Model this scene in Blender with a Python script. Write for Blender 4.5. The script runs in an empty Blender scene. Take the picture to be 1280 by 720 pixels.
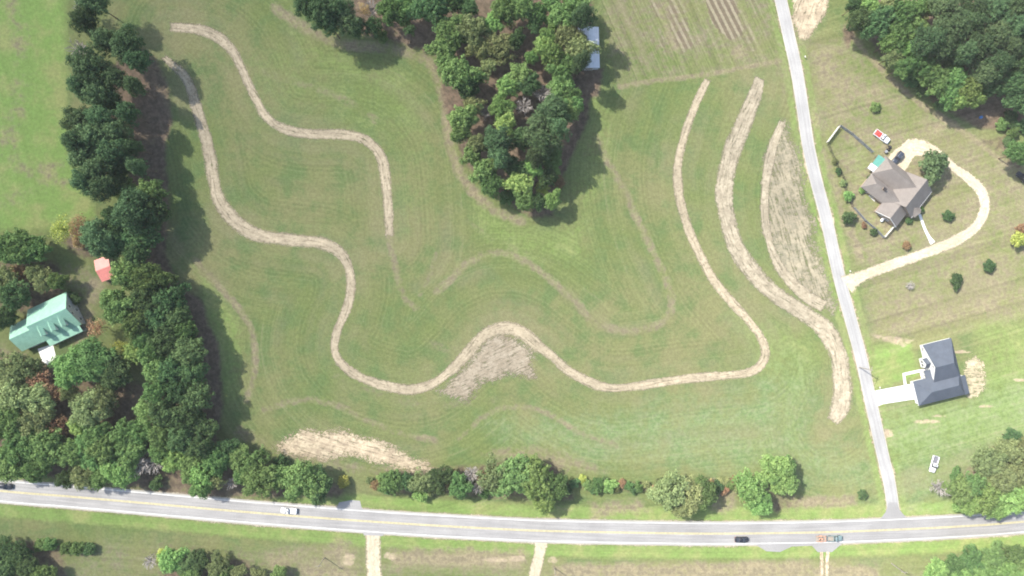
import bpy, bmesh, math, random
import numpy as np
from mathutils import Vector, Matrix

# ---------------------------------------------------------------- basics
S = 0.28            # metres per photo pixel on the ground
H = 245.0           # camera height
sc = bpy.context.scene
COL = sc.collection
R = math.radians

def W(px, py, z=0.0):
    """photo pixel seen at height z -> world point"""
    k = S * (H - z) / H
    return Vector(((px - 640) * k, (360 - py) * k, z))

# ---------------------------------------------------------------- materials
class NT:
    def __init__(self, name):
        self.m = bpy.data.materials.new(name); self.m.use_nodes = True
        self.t = self.m.node_tree; self.n = self.t.nodes; self.l = self.t.links
        self.n.clear(); self.out = self.n.new('ShaderNodeOutputMaterial')
    def new(self, typ, **kw):
        x = self.n.new(typ)
        for k, v in kw.items(): setattr(x, k, v)
        return x
    def put(self, sock, v):
        if hasattr(v, 'links') or isinstance(v, bpy.types.NodeSocket): self.l.new(v, sock)
        elif isinstance(v, (tuple, list)) and len(v) == 3 and sock.type == 'RGBA': sock.default_value = (*v, 1)
        else: sock.default_value = v
    def attr(self, name, out='Fac'):
        return self.new('ShaderNodeAttribute', attribute_name=name).outputs[out]
    def pos(self):
        return self.new('ShaderNodeNewGeometry').outputs['Position']
    def objc(self):
        return self.new('ShaderNodeTexCoord').outputs['Object']
    def math(self, op, a, b=0.0, c=0.0, clamp=False):
        x = self.new('ShaderNodeMath', operation=op, use_clamp=clamp)
        self.put(x.inputs[0], a); self.put(x.inputs[1], b); self.put(x.inputs[2], c)
        return x.outputs[0]
    def noise(self, vec, scale, detail=3, rough=.55, dist=0.0, dim='3D', w=None):
        x = self.new('ShaderNodeTexNoise', noise_dimensions=dim)
        if dim != '1D' and vec is not None: self.put(x.inputs['Vector'], vec)
        if w is not None: self.put(x.inputs['W'], w)
        x.inputs['Scale'].default_value = scale; x.inputs['Detail'].default_value = detail
        x.inputs['Roughness'].default_value = rough; x.inputs['Distortion'].default_value = dist
        return x.outputs[0]
    def ramp(self, v, a, b, lo=0.0, hi=1.0, smooth=True):
        x = self.new('ShaderNodeMapRange', interpolation_type='SMOOTHSTEP' if smooth else 'LINEAR')
        self.put(x.inputs['Value'], v)
        self.put(x.inputs['From Min'], a); self.put(x.inputs['From Max'], b)
        self.put(x.inputs['To Min'], lo); self.put(x.inputs['To Max'], hi)
        return x.outputs[0]
    def mix(self, f, a, b, mode='MIX'):
        x = self.new('ShaderNodeMix', data_type='RGBA', blend_type=mode)
        self.put(x.inputs[0], f); self.put(x.inputs[6], a); self.put(x.inputs[7], b)
        return x.outputs[2]
    def scalec(self, col, f):
        x = self.new('ShaderNodeVectorMath', operation='SCALE')
        self.put(x.inputs[0], col); self.put(x.inputs['Scale'], f)
        return x.outputs[0]
    def mapv(self, vec, scale=(1,1,1), rot=0.0):
        x = self.new('ShaderNodeMapping'); self.put(x.inputs['Vector'], vec)
        x.inputs['Scale'].default_value = scale; x.inputs['Rotation'].default_value = (0, 0, rot)
        return x.outputs[0]
    def comb(self, x, y, z=0.0):
        c = self.new('ShaderNodeCombineXYZ')
        self.put(c.inputs[0], x); self.put(c.inputs[1], y); self.put(c.inputs[2], z)
        return c.outputs[0]
    def pbsdf(self, col, rough=.9, spec=.2, metal=0.0, normal=None, drough=0.0):
        b = self.new('ShaderNodeBsdfPrincipled')
        self.put(b.inputs['Base Color'], col); self.put(b.inputs['Roughness'], rough)
        b.inputs['Specular IOR Level'].default_value = spec; b.inputs['Diffuse Roughness'].default_value = drough; b.inputs['Metallic'].default_value = metal
        if normal is not None: self.l.new(normal, b.inputs['Normal'])
        return b.outputs[0]
    def bump(self, h, strength=.4, dist=.1):
        x = self.new('ShaderNodeBump'); self.put(x.inputs['Height'], h)
        x.inputs['Strength'].default_value = strength; x.inputs['Distance'].default_value = dist
        return x.outputs[0]
    def fin(self, sh):
        self.l.new(sh, self.out.inputs['Surface']); return self.m

def plain(name, col, rough=.7, spec=.3, metal=0.0, var=.15, scale=3.0):
    t = NT(name); n = t.noise(t.objc(), scale, 3)
    c = t.scalec(t.mix(1.0, (0,0,0), col), t.ramp(n, .3, .7, 1-var, 1+var))
    return t.fin(t.pbsdf(c, rough, spec, metal))

M = {}
def make_ground():
    t = NT('field_ground'); p = t.pos()
    big = t.noise(p, .022, 4, .6); mid = t.noise(p, .11, 4, .6); n3 = t.noise(p, .5, 3, .6)
    fine = t.noise(p, 2.1, 3, .7); tuft = t.noise(p, .9, 2, .5)
    col = t.mix(t.ramp(big, .35, .65), (.140,.176,.060), (.192,.194,.088))
    col = t.mix(t.ramp(mid, .42, .68, 0, .75), col, (.104,.162,.057))
    lush = t.attr('lush'); dry = t.attr('dry'); lit = t.attr('litter'); sand = t.attr('sand'); pale = t.attr('pale')
    nz = t.math('MULTIPLY', t.math('SUBTRACT', mid, .5), 1.6)
    nz3 = t.math('MULTIPLY', t.math('SUBTRACT', n3, .5), 1.5)
    jit = t.math('ADD', nz, nz3)
    def blend(col, a, c2, k=1.0):
        f = t.ramp(t.math('ADD', a, t.math('MULTIPLY', t.math('MULTIPLY', jit, k), t.ramp(a, 0, .3))), .08, .92)
        return t.mix(f, col, c2)
    col = blend(col, lush, t.mix(t.ramp(mid, .4, .68), (.180,.272,.074), (.250,.275,.104)), .55)
    col = blend(col, pale, t.mix(t.ramp(n3, .4, .65), (.160,.238,.098), (.205,.246,.126)), .5)  # lighter grass tint, also carries the lower-right glare as colour
    col = blend(col, dry, t.mix(t.ramp(n3, .4, .62), (.285,.243,.150), (.200,.172,.112)), 1.0)
    col = blend(col, lit, t.mix(t.ramp(n3, .4, .62), (.190,.138,.098), (.125,.098,.068)), .8)
    col = blend(col, sand, t.mix(t.ramp(n3, .4, .65), (.46,.38,.26), (.33,.27,.19)), 1.3)
    # mowing / crop rows
    row = t.attr('row'); rk = t.attr('rowk')
    w = t.math('ADD', row, t.math('MULTIPLY', nz3, .55))
    st = t.noise(None, 1.15, 1, .5, 0, '1D', w)
    st2 = t.noise(None, .30, 1, .5, 0, '1D', w)
    k = t.math('MULTIPLY', t.math('SUBTRACT', t.math('ADD', st, st2), 1.0), rk)
    col = t.scalec(col, t.math('ADD', 1.0, t.math('MULTIPLY', k, .50)))
    col = t.mix(t.ramp(t.math('MULTIPLY', k, t.ramp(mid, .35, .6)), .05, .30, 0, .42), col, (.235,.205,.125))
    sweep = t.noise(None, .075, 2, .5, 0, '1D', t.math('ADD', row, t.math('MULTIPLY', nz, 3.0)))
    sw = t.math('MULTIPLY', t.ramp(sweep, .5, .68), t.ramp(t.noise(p, .035, 3, .6), .42, .62))
    col = t.mix(t.math('MULTIPLY', sw, t.math('MULTIPLY', rk, .62)), col, (.215,.195,.118))
    # ploughed furrows of the upper field
    fu = t.attr('furrow')
    sn = t.math('SINE', t.math('ADD', t.math('MULTIPLY', t.attr('frow'), 2.9), t.math('MULTIPLY', nz3, .8)))
    fm = t.ramp(t.math('ADD', fu, t.math('MULTIPLY', jit, .5)), .25, .8)
    col = t.mix(t.math('MULTIPLY', fm, .85), col, t.mix(t.ramp(sn, -.3, .7), (.150,.118,.085), (.300,.265,.185)))
    # fine mottling and tufts
    col = t.scalec(col, t.ramp(fine, .25, .75, .84, 1.16, False))
    col = t.scalec(col, t.ramp(tuft, .3, .7, .90, 1.10))
    spk = t.noise(p, 1.3, 1, .5)
    col = t.mix(t.ramp(spk, .76, .80, 0, .55), col, (.34,.31,.20))
    nrm = t.bump(fine, .55, .22)
    return t.fin(t.pbsdf(col, .95, .08, 0, nrm, 1.0))
M['ground'] = make_ground()

def make_dirt(name, c1, c2, dark, ragged=.55, streak=1.0, holes=0.0, fr=1.0, lo=.60):
    """bare strips: 'edge' runs from 0 in the middle to 1 at the outline, 'along'/'across' in metres"""
    t = NT(name); p = t.pos()
    e = t.attr('edge'); al = t.attr('along'); ac = t.attr('across')
    v = t.comb(t.math('MULTIPLY', al, .16*fr), t.math('MULTIPLY', ac, 1.5*fr))
    st = t.noise(v, 1.0, 4, .65, .6); m = t.noise(p, .32, 3, .6); f = t.noise(p, 1.9, 3, .7); sp = t.noise(p, .95, 2, .5)
    col = t.mix(t.ramp(m, .38, .64), c1, c2)
    col = t.scalec(col, t.ramp(t.noise(p, .05, 2, .5), .35, .65, .90, 1.08))
    col = t.mix(t.ramp(st, .47, .68, 0, .75 * streak), col, dark)
    col = t.mix(t.ramp(sp, .58, .66, 0, .75), col, dark)
    col = t.scalec(col, t.ramp(f, .25, .75, .74, 1.24, False))
    j = t.math('MULTIPLY', t.math('SUBTRACT', t.noise(p, 1.1, 4, .7), .5), ragged * 2)
    j2 = t.math('MULTIPLY', t.math('SUBTRACT', t.noise(p, .10, 3, .6), .5), ragged*1.7)
    a = t.ramp(t.math('ADD', t.math('ADD', e, j), j2), lo, 1.02, 1, 0)
    if holes:
        hn = t.math('ADD', t.math('MULTIPLY', st, .6), t.math('MULTIPLY', t.noise(p, .45, 4, .7), .6))
        a = t.math('MULTIPLY', a, t.ramp(hn, .66-.3*holes, .84-.3*holes, 1.0, .25))
    sh = t.pbsdf(col, .95, .08, 0, t.bump(f, .5, .2), 1.0)
    tr = t.new('ShaderNodeBsdfTransparent').outputs[0]
    mx = t.new('ShaderNodeMixShader'); t.put(mx.inputs[0], a); t.l.new(tr, mx.inputs[1]); t.l.new(sh, mx.inputs[2])
    return t.fin(mx.outputs[0])
M['dirt'] = make_dirt('dry_soil', (.45,.385,.275), (.375,.32,.225), (.235,.195,.135), .45, .9, .06, 1.0, .45)
M['scraped'] = make_dirt('scraped_soil', (.40,.345,.26), (.325,.275,.20), (.22,.185,.13), 1.0, 1.2, .20, 1.1, .35)
M['broad'] = make_dirt('broad_dry_soil', (.44,.385,.285), (.335,.29,.21), (.205,.180,.125), .42, 1.0, .08)
M['straw'] = make_dirt('dry_straw', (.36,.315,.225), (.27,.245,.175), (.20,.185,.12), .9, 1.0, .30, .75, .35)
M['sandy'] = make_dirt('pale_sand', (.54,.46,.325), (.41,.335,.235), (.28,.225,.16), 1.0, .9, .15, 1.1, .38)
M['spill'] = make_dirt('spilt_straw', (.50,.44,.30), (.38,.33,.22), (.30,.26,.18), 1.4, .5, .35)
M['gravel'] = make_dirt('pale_gravel', (.56,.495,.365), (.48,.42,.31), (.37,.315,.225), .45, .8)

def make_road(name, base, edge, patch):
    t = NT(name); p = t.pos(); al = t.attr('along'); ac = t.attr('across'); e = t.attr('edge')
    v = t.comb(t.math('MULTIPLY', al, .05), t.math('MULTIPLY', ac, 1.3))
    st = t.noise(v, 1.0, 3, .6); m = t.noise(p, .12, 3, .5); f = t.noise(p, 3.0, 2, .6)
    col = t.mix(t.ramp(st, .38, .64), base, patch)
    col = t.mix(t.ramp(e, .80, 1.0, 0, .8), col, edge)
    cr = t.noise(p, .55, 4, .75, 1.5)
    crk = t.ramp(t.math('ABSOLUTE', t.math('SUBTRACT', cr, .5)), .0, .012, .80, 1.0)
    col = t.scalec(col, t.math('MULTIPLY', crk, t.math('MULTIPLY', t.ramp(m, .3, .7, .92, 1.07), t.ramp(f, .3, .7, .93, 1.07))))
    return t.fin(t.pbsdf(col, .9, .15))
M['road'] = make_road('worn_asphalt', (.262,.255,.245), (.37,.35,.30), (.315,.305,.29))
M['lane'] = make_road('pale_chipseal', (.320,.312,.300), (.47,.43,.34), (.38,.37,.35))
M['concrete'] = plain('new_concrete', (.66,.65,.61), .9, .1, 0, .06, .8)
M['paint_w'] = plain('road_paint_white', (.58,.57,.53), .8, .2, 0, .18, 1.2)
M['paint_y'] = plain('road_paint_yellow', (.50,.43,.20), .8, .2, 0, .2, 1.2)

def make_leaf(name, c, c2, trans=.34):
    t = NT(name); tone = t.attr('tone'); rnd = t.new('ShaderNodeObjectInfo').outputs['Random']
    col = t.mix(tone, c, c2)
    col = t.scalec(col, t.ramp(rnd, 0, 1, .68, 1.32, False))
    h = t.new('ShaderNodeHueSaturation'); t.put(h.inputs['Hue'], t.ramp(t.math('FRACT', t.math('MULTIPLY', rnd, 7.3)), 0, 1, .475, .518, False))
    t.put(h.inputs['Color'], col)
    d = t.new('ShaderNodeBsdfDiffuse'); t.l.new(h.outputs[0], d.inputs[0])
    tr = t.new('ShaderNodeBsdfTranslucent'); t.l.new(h.outputs[0], tr.inputs[0])
    mx = t.new('ShaderNodeMixShader'); mx.inputs[0].default_value = trans
    t.l.new(d.outputs[0], mx.inputs[1]); t.l.new(tr.outputs[0], mx.inputs[2])
    return t.fin(mx.outputs[0])
LEAF = {'P': make_leaf('pine_needles', (0.071,0.124,0.059), (0.146,0.223,0.100)),
        'D': make_leaf('dark_leaves', (0.066,0.124,0.054), (0.146,0.236,0.093)),
        'B': make_leaf('green_leaves', (0.102,0.181,0.063), (0.204,0.316,0.109)),
        'L': make_leaf('bright_leaves', (0.152,0.261,0.081), (0.307,0.446,0.147)),
        'O': make_leaf('olive_leaves', (0.163,0.206,0.087), (0.310,0.361,0.156)),
        'Y': make_leaf('yellow_leaves', (0.307,0.360,0.086), (0.559,0.566,0.156)),
        'R': make_leaf('russet_leaves', (0.289,0.177,0.102), (0.453,0.348,0.173)),
        'G': make_leaf('grey_twigs', (0.506,0.438,0.299), (0.833,0.760,0.533))}
M['bark'] = plain('brown_bark', (.14,.10,.075), .95, .05, 0, .3, 2)
M['greybark'] = plain('grey_bark', (.36,.33,.30), .95, .05, 0, .25, 2)

def roofmat(name, col, var=.12, along=(6, .7), rough=.9, spec=.1, metal=0.0, seam=0.0):
    t = NT(name); o = t.objc()
    n = t.noise(t.mapv(o, (along[0], along[0], 1)), 1.0, 3, .6); b = t.noise(o, .35, 3, .6)
    c = t.scalec(t.mix(1.0, (0,0,0), col), t.math('MULTIPLY', t.ramp(n, .3, .7, 1-var, 1+var), t.ramp(b, .3, .7, .92, 1.08)))
    nrm = None
    if seam:
        w = t.new('ShaderNodeTexWave', wave_type='BANDS', bands_direction='X', wave_profile='SAW')
        t.l.new(o, w.inputs['Vector']); w.inputs['Scale'].default_value = seam
        c = t.scalec(c, t.ramp(w.outputs['Fac'], .82, 1.0, 1.0, .86))
        nrm = t.bump(w.outputs['Fac'], .3, .05)
    return t.fin(t.pbsdf(c, rough, spec, metal, nrm))
M['shingle_brown'] = roofmat('brown_shingles', (.200,.178,.160))
M['shingle_grey'] = roofmat('blue_grey_shingles', (.092,.106,.130))
M['metal_green'] = roofmat('green_metal_roofing', (.225,.40,.295), .06, (1, 1), .55, .3, 0, .55)
M['metal_red'] = roofmat('red_metal_roofing', (.50,.175,.145), .08, (1, 1), .5, .4, 0, .55)
M['metal_white'] = roofmat('white_metal_roofing', (.60,.60,.61), .05, (1, 1), .5, .4, 0, .45)
M['metal_teal'] = roofmat('teal_metal_roofing', (.11,.30,.24), .06, (1, 1), .5, .4, 0, .6)
M['siding_white'] = plain('white_siding', (.70,.70,.68), .7, .2, 0, .05, 2)
M['siding_grey'] = plain('grey_siding', (.42,.42,.44), .7, .2, 0, .06, 2)
M['brick'] = plain('tan_brick', (.34,.26,.20), .85, .1, 0, .2, 4)
M['trim'] = plain('white_trim', (.74,.73,.70), .6, .3, 0, .04, 2)
M['glass'] = plain('dark_glass', (.03,.035,.045), .12, .6, 0, .1, 1)
M['wood'] = plain('weathered_wood', (.30,.265,.22), .9, .1, 0, .25, 3)
M['fence_grey'] = plain('grey_fence_boards', (.25,.26,.27), .9, .1, 0, .2, 3)
M['fence_white'] = plain('white_fence_boards', (.68,.67,.62), .8, .2, 0, .1, 3)
M['rubber'] = plain('tyre_rubber', (.02,.02,.02), .9, .1)
M['steel'] = plain('grey_steel', (.40,.40,.42), .4, .5, .6)
M['lamp'] = plain('clear_lamp', (.75,.75,.72), .2, .5)
M['redlamp'] = plain('red_lamp', (.40,.02,.02), .25, .5)
def paint(name, c): return plain(name, c, .3, .5, 0, .03, 1)
M['p_white'] = paint('white_car_paint', (.78,.79,.80)); M['p_black'] = paint('black_car_paint', (.018,.02,.026))
M['p_teal'] = paint('grey_green_car_paint', (.17,.235,.235)); M['p_navy'] = paint('dark_blue_grey_paint', (.045,.055,.075))
M['p_red'] = plain('red_cloth', (.62,.07,.06), .7, .2, 0, .25, 2.5); M['p_orange'] = plain('orange_paint', (.55,.30,.20), .6, .3, 0, .15, 3)
M['grey_bed'] = plain('grey_bed_liner', (.17,.17,.19), .8, .2); M['blue'] = plain('blue_plastic', (.06,.20,.50), .5, .4)
M['dark'] = plain('dark_plastic', (.04,.035,.035), .6, .3)

# ---------------------------------------------------------------- objects
def tag(o, label=None, cat=None, group=None, kind=None):
    if label: o['label'] = label
    if cat: o['category'] = cat
    if group: o['group'] = group
    if kind: o['kind'] = kind
    return o
def link(name, data, parent=None):
    o = bpy.data.objects.new(name, data); COL.objects.link(o)
    if parent is not None: o.parent = parent
    return o
def thing(name, label, cat, loc=(0,0,0), rz=0.0, group=None):
    o = link(name, None); o.location = loc; o.rotation_euler = (0, 0, rz); o.empty_display_size = 1
    return tag(o, label, cat, group)
def obj(name, bm, mat, parent=None, smooth=False):
    me = bpy.data.meshes.new(name); bm.normal_update(); bm.to_mesh(me); bm.free()
    for m in (mat if isinstance(mat, (list, tuple)) else [mat]): me.materials.append(m)
    if smooth:
        me.polygons.foreach_set('use_smooth', [True] * len(me.polygons))
    return link(name, me, parent)
def npmesh(name, verts, faces, mat, attrs=None, smooth=True):
    """verts (n,3) float array, faces (m,4) int array"""
    me = bpy.data.meshes.new(name); n, m = len(verts), len(faces); k = faces.shape[1]
    me.vertices.add(n); me.vertices.foreach_set('co', np.ascontiguousarray(verts, dtype=np.float32).ravel())
    me.loops.add(m * k); me.loops.foreach_set('vertex_index', np.ascontiguousarray(faces, dtype=np.int32).ravel())
    me.polygons.add(m); me.polygons.foreach_set('loop_start', np.arange(0, m * k, k, dtype=np.int32))
    me.polygons.foreach_set('loop_total', np.full(m, k, dtype=np.int32))
    me.polygons.foreach_set('use_smooth', np.full(m, smooth))
    me.update(calc_edges=True)
    for an, av in (attrs or {}).items():
        a = me.attributes.new(an, 'FLOAT', 'POINT'); a.data.foreach_set('value', np.ascontiguousarray(av, dtype=np.float32))
    me.materials.append(mat)
    return me
def box(bm, x0, x1, y0, y1, z0, z1):
    v = [bm.verts.new(p) for p in ((x0,y0,z0),(x1,y0,z0),(x1,y1,z0),(x0,y1,z0),(x0,y0,z1),(x1,y0,z1),(x1,y1,z1),(x0,y1,z1))]
    for f in ((3,2,1,0),(4,5,6,7),(0,1,5,4),(1,2,6,5),(2,3,7,6),(3,0,4,7)): bm.faces.new([v[i] for i in f])
def bxm(*a):
    bm = bmesh.new(); box(bm, *a); return bm
def tube(bm, pts, radii, n=7, cap=True):
    rings = []
    for i, p in enumerate(pts):
        a = pts[max(i-1, 0)]; b = pts[min(i+1, len(pts)-1)]
        d = (Vector(b) - Vector(a)).normalized()
        u = d.orthogonal().normalized(); w = d.cross(u)
        rings.append([bm.verts.new(Vector(p) + (u*math.cos(2*math.pi*k/n) + w*math.sin(2*math.pi*k/n))*radii[i]) for k in range(n)])
    for r0, r1 in zip(rings, rings[1:]):
        for k in range(n): bm.faces.new((r0[k], r0[(k+1)%n], r1[(k+1)%n], r1[k]))
    if cap:
        bm.faces.new(rings[0][::-1]); bm.faces.new(rings[-1])

# ---------------------------------------------------------------- curves in photo pixels
def smooth(pts, step=2.0):
    """Catmull-Rom through pixel points (x, y[, width]) resampled about every `step` px"""
    P = np.array(pts, float); out = []
    Q = np.vstack([2*P[0]-P[1], P, 2*P[-1]-P[-2]])
    for i in range(1, len(Q)-2):
        a, b, c, d = Q[i-1], Q[i], Q[i+1], Q[i+2]
        n = max(1, int(np.hypot(*(c-b)[:2]) / step))
        for k in range(n):
            t = k / n
            out.append(.5*((2*b) + (c-a)*t + (2*a-5*b+4*c-d)*t*t + (3*b-a-3*c+d)*t**3))
    out.append(P[-1]); return np.array(out)

TRACK_A = [(211,34,11),(232,35,14),(255,39,14),(275,48,15),(290,63,13),(300,81,12),(309,101,11),(319,122,12),(330,142,13),(345,156,13),(365,164,13),(395,168,13),(425,168,13),(450,172,13),(466,182,13),(476,196,14),(481,215,15),(484,245,14),(486,270,13),(487,297,11)]
TRACK_B = [(203,70,7),(215,80,10),(228,92,13),(238,110,14),(247,140,15),(255,165,16),(262,195,17),(267,225,18),(273,248,18),(286,268,19),(305,285,19),(330,295,18),(365,300,17),(400,304,18),(420,312,16),(432,326,13),(438,345,12),(438,365,12),(432,390,12),(422,412,11),(418,432,11),(422,448,12),(435,462,13),(455,474,13),(480,482,13),(510,487,13),(535,482,13),(555,470,13),(575,452,14),(590,435,15),(605,419,16),(622,411,16),(640,411,17),(655,418,18),(672,432,16),(690,445,13),(705,459,13),(722,470,13),(745,481,13),(770,485,12),(800,482,12),(840,476,12),(880,471,12),(920,468,11),(940,464,11),(952,455,11),(957,440,11),(950,420,11),(935,400,11),(915,378,12),(898,358,12),(885,338,12),(873,315,12),(862,290,12),(853,262,12),(848,235,12),(847,210,12),(851,185,11),(860,155,10),(870,130,10),(880,108,9),(886,98,8)]
TRACK_D = [(950,96,12),(945,115,17),(935,140,22),(925,165,24),(915,190,25),(908,215,24),(905,245,23),(908,270,22),(917,300,22),(930,325,24),(947,348,25),(970,368,22),(995,385,22),(1018,400,24),(1035,417,26),(1046,440,25),(1051,465,25),(1053,490,27),(1050,512,27),(1040,528,16)]

MAIN = [(-560,560),(-200,592),(0,613.5),(80,620),(160,627),(320,641),(480,653),(640,662),(720,664.5),(800,666),(880,667),(960,666.5),(1040,665),(1120,662),(1200,658),(1280,652),(1480,632),(1900,590)]
SIDE = [(940,-160),(962,-60),(976,0),(985,40),(996,90),(1004,140),(1010,180),(1020,225),(1032,270),(1043,320),(1053,362),(1065,405),(1077,450),(1088,500),(1097,540),(1105,575),(1112,605),(1117,640),(1119,662)]

def dist_poly(X, Y, pts, closed=False):
    """distance and nearest-parameter arrays from grid points (pixels) to polyline"""
    d = np.full(X.shape, 1e9); P = np.asarray(pts, float)
    n = len(P)
    for i in range(n if closed else n-1):
        a, b = P[i], P[(i+1) % n]; vx, vy = b[0]-a[0], b[1]-a[1]; L = vx*vx+vy*vy+1e-9
        t = np.clip(((X-a[0])*vx + (Y-a[1])*vy)/L, 0, 1)
        d = np.minimum(d, np.hypot(X-a[0]-t*vx, Y-a[1]-t*vy))
    return d
def sdf_poly(X, Y, pts):
    d = dist_poly(X, Y, pts, True); P = np.asarray(pts, float); ins = np.zeros(X.shape, bool); n = len(P)
    for i in range(n):
        (x0, y0), (x1, y1) = P[i][:2], P[(i+1) % n][:2]
        if y0 == y1: continue
        c = ((y0 > Y) != (y1 > Y)) & (X < (x1-x0)*(Y-y0)/(y1-y0) + x0)
        ins ^= c
    return np.where(ins, -d, d)
def sstep(x, a, b):
    t = np.clip((x-a)/(b-a), 0, 1); return t*t*(3-2*t)

# ---------------------------------------------------------------- ground sheet
def build_ground():
    def axis(lo, hi, st, far):
        a = list(np.arange(lo, hi + st*.5, st)); g = st
        l, r = [], []
        x = a[0]
        while x > -far: g *= 1.35; x -= g; l.append(x)
        g = st; x = a[-1]
        while x < far: g *= 1.35; x += g; r.append(x)
        return np.array(l[::-1] + a + r)
    xs = axis(-192, 192, .5, 1300); ys = axis(-112, 112, .5, 1300)
    GX, GY = np.meshgrid(xs, ys); nx, ny = len(xs), len(ys)
    X = GX/S + 640; Y = 360 - GY/S
    inside = (np.abs(GX) < 230) & (np.abs(GY) < 150)
    z = np.zeros(GX.shape)
    lush = np.zeros(X.shape); dry = lush.copy(); lit = lush.copy(); sand = lush.copy(); pale = lush.copy()
    def area(arr, pts, soft, k=1.0):
        np.maximum(arr, k*sstep(-sdf_poly(X, Y, pts), -soft, soft), out=arr)
    def line(arr, pts, w, k=1.0):
        d = dist_poly(X, Y, smooth(pts, 8)); np.maximum(arr, .80*k*(1-sstep(d, w*.15, w*1.15)), out=arr)
    # bright green: left pasture, verges, lawns
    area(lush, [(-400,-300),(84,-300),(84,150),(100,215),(122,272),(60,288),(-400,300)], 14, .9)
    md = dist_poly(X, Y, smooth(MAIN, 12)); sdd = dist_poly(X, Y, smooth(SIDE, 12))
    np.maximum(lush, .75*(1-sstep(np.abs(md-24), 4, 14)), out=lush)
    np.maximum(lush, .55*(1-sstep(np.abs(sdd-13), 2, 8)), out=lush)
    area(lush, [(1090,430),(1140,425),(1150,470),(1090,490)], 8, .75)
    area(lush, [(1098,512),(1200,500),(1280,480),(1500,470),(1500,560),(1300,550),(1180,560),(1108,590)], 22, .55)
    area(lush, [(1215,400),(1500,380),(1500,520),(1225,520)], 20, .5)
    area(lush, [(1060,175),(1085,185),(1100,235),(1095,258),(1066,250)], 10, .45)
    area(lush, [(1085,262),(1115,285),(1105,296),(1080,275)], 5, .7)
    area(lush, [(240,330),(262,350),(300,400),(306,470),(285,520),(265,470),(255,390)], 12, .55)
    area(lush, [(590,235),(640,268),(690,285),(740,260),(735,330),(640,330),(590,290)], 25, .45)
    area(lush, [(700,130),(760,110),(770,200),(740,260),(700,260)], 18, .4); area(lush, [(330,0),(370,40),(520,90),(545,200),(480,140),(380,70)], 25, .4)
    area(lush, [(300,70),(380,30),(520,110),(540,250),(500,330),(495,190),(400,150),(340,140)], 30, .28)
    area(lush, [(905,385),(950,470),(1000,500),(1035,440),(1000,410)], 20, .4)
    # paler grass low on the right, with glare and haze brightening painted in
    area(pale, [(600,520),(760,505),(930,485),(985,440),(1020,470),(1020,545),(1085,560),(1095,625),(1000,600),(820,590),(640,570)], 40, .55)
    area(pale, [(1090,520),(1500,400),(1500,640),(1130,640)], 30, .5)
    # dry, tan ground
    area(dry, [(1000,55),(1060,40),(1120,110),(1220,175),(1270,200),(1600,320),(1600,390),(1240,400),(1110,420),(1075,345),(1040,230)], 26, .52)
    area(dry, [(1082,372),(1290,345),(1600,330),(1600,395),(1230,400),(1140,420),(1094,424)], 14, .58)
    area(dry, [(1105,262),(1165,275),(1200,270),(1200,225),(1225,240),(1222,270),(1190,290),(1120,318),(1080,330),(1055,250),(1075,270)], 14, .55)
    area(dry, [(1025,190),(1048,225),(1068,290),(1085,325),(1072,335),(1048,270)], 7, .7)
    area(dry, [(1010,60),(1050,50),(1075,90),(1060,135),(1020,120)], 14, .66)
    area(dry, [(752,-40),(960,-60),(972,40),(965,82),(880,96),(780,104),(756,70)], 12, .36)
    area(dry, [(815,0),(850,0),(868,60),(835,70)], 8, .6); area(dry, [(865,-40),(915,-40),(932,40),(905,50)], 8, .65)
    area(dry, [(910,60),(930,50),(940,70),(915,78)], 5, .65)
    area(dry, [(-300,655),(200,672),(440,690),(700,700),(1000,702),(1500,690),(1500,1200),(-300,1200)], 20, .30)
    area(dry, [(330,690),(440,675),(455,740),(340,740)], 14, .7); area(dry, [(485,685),(660,688),(655,712),(490,710)], 12, .85)
    area(dry, [(690,706),(1030,700),(1100,712),(1100,740),(690,740)], 8, .85)
    area(dry, [(735,628),(800,622),(815,640),(740,648)], 10, .5); area(dry, [(880,600),(930,600),(915,640),(890,645)], 9, .6)
    area(dry, [(985,622),(1070,618),(1070,632),(985,636)], 6, .7); area(dry, [(590,565),(680,555),(760,590),(700,590)], 10, .6)
    area(dry, [(110,345),(140,352),(120,385),(110,420),(95,440),(88,400),(104,370)], 8, .75)
    area(dry, [(0,430),(35,440),(30,520),(0,540)], 10, .7); area(dry, [(60,330),(110,330),(130,380),(100,380)], 10, .45)
    # worn terrace lines in the grass
    line(dry, [(245,325),(262,345),(285,370),(305,395),(316,420),(319,450),(315,480),(308,500)], 7, .75)
    line(dry, [(330,512),(360,503),(390,500),(430,509),(460,526),(500,541),(545,551)], 7, .62)
    line(dry, [(545,365),(562,350),(580,332),(602,319),(625,315),(650,324),(680,343),(715,373),(740,400),(770,412),(800,413),(830,402),(840,380),(833,350),(818,318),(800,282),(786,250),(772,222),(756,195),(746,172)], 8, .66)
    line(dry, [(487,297),(492,325),(500,355),(507,375),(520,385)], 7, .66)
    line(dry, [(525,368),(538,342),(545,318)], 5, .5)
    line(dry, [(536,76),(550,105),(558,140),(562,178),(573,212),(592,240),(618,262),(652,278)], 10, .85)
    line(dry, [(345,10),(372,30),(405,48),(440,58),(490,60),(530,72)], 11, .75)
    line(dry, [(575,548),(600,524),(625,511),(652,509),(685,517),(725,540),(770,556)], 6, .6)
    line(dry, [(775,108),(810,102),(850,97),(900,90),(975,76)], 6, .8)
    line(dry, [(600,440),(560,436),(540,430)], 10, .3)
    line(dry, [(300,540),(345,560),(400,576),(470,590),(560,592)], 12, .55)
    line(dry, [(1065,45),(1085,68),(1112,98),(1150,130),(1185,152),(1225,180),(1262,210)], 7, .9)
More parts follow.
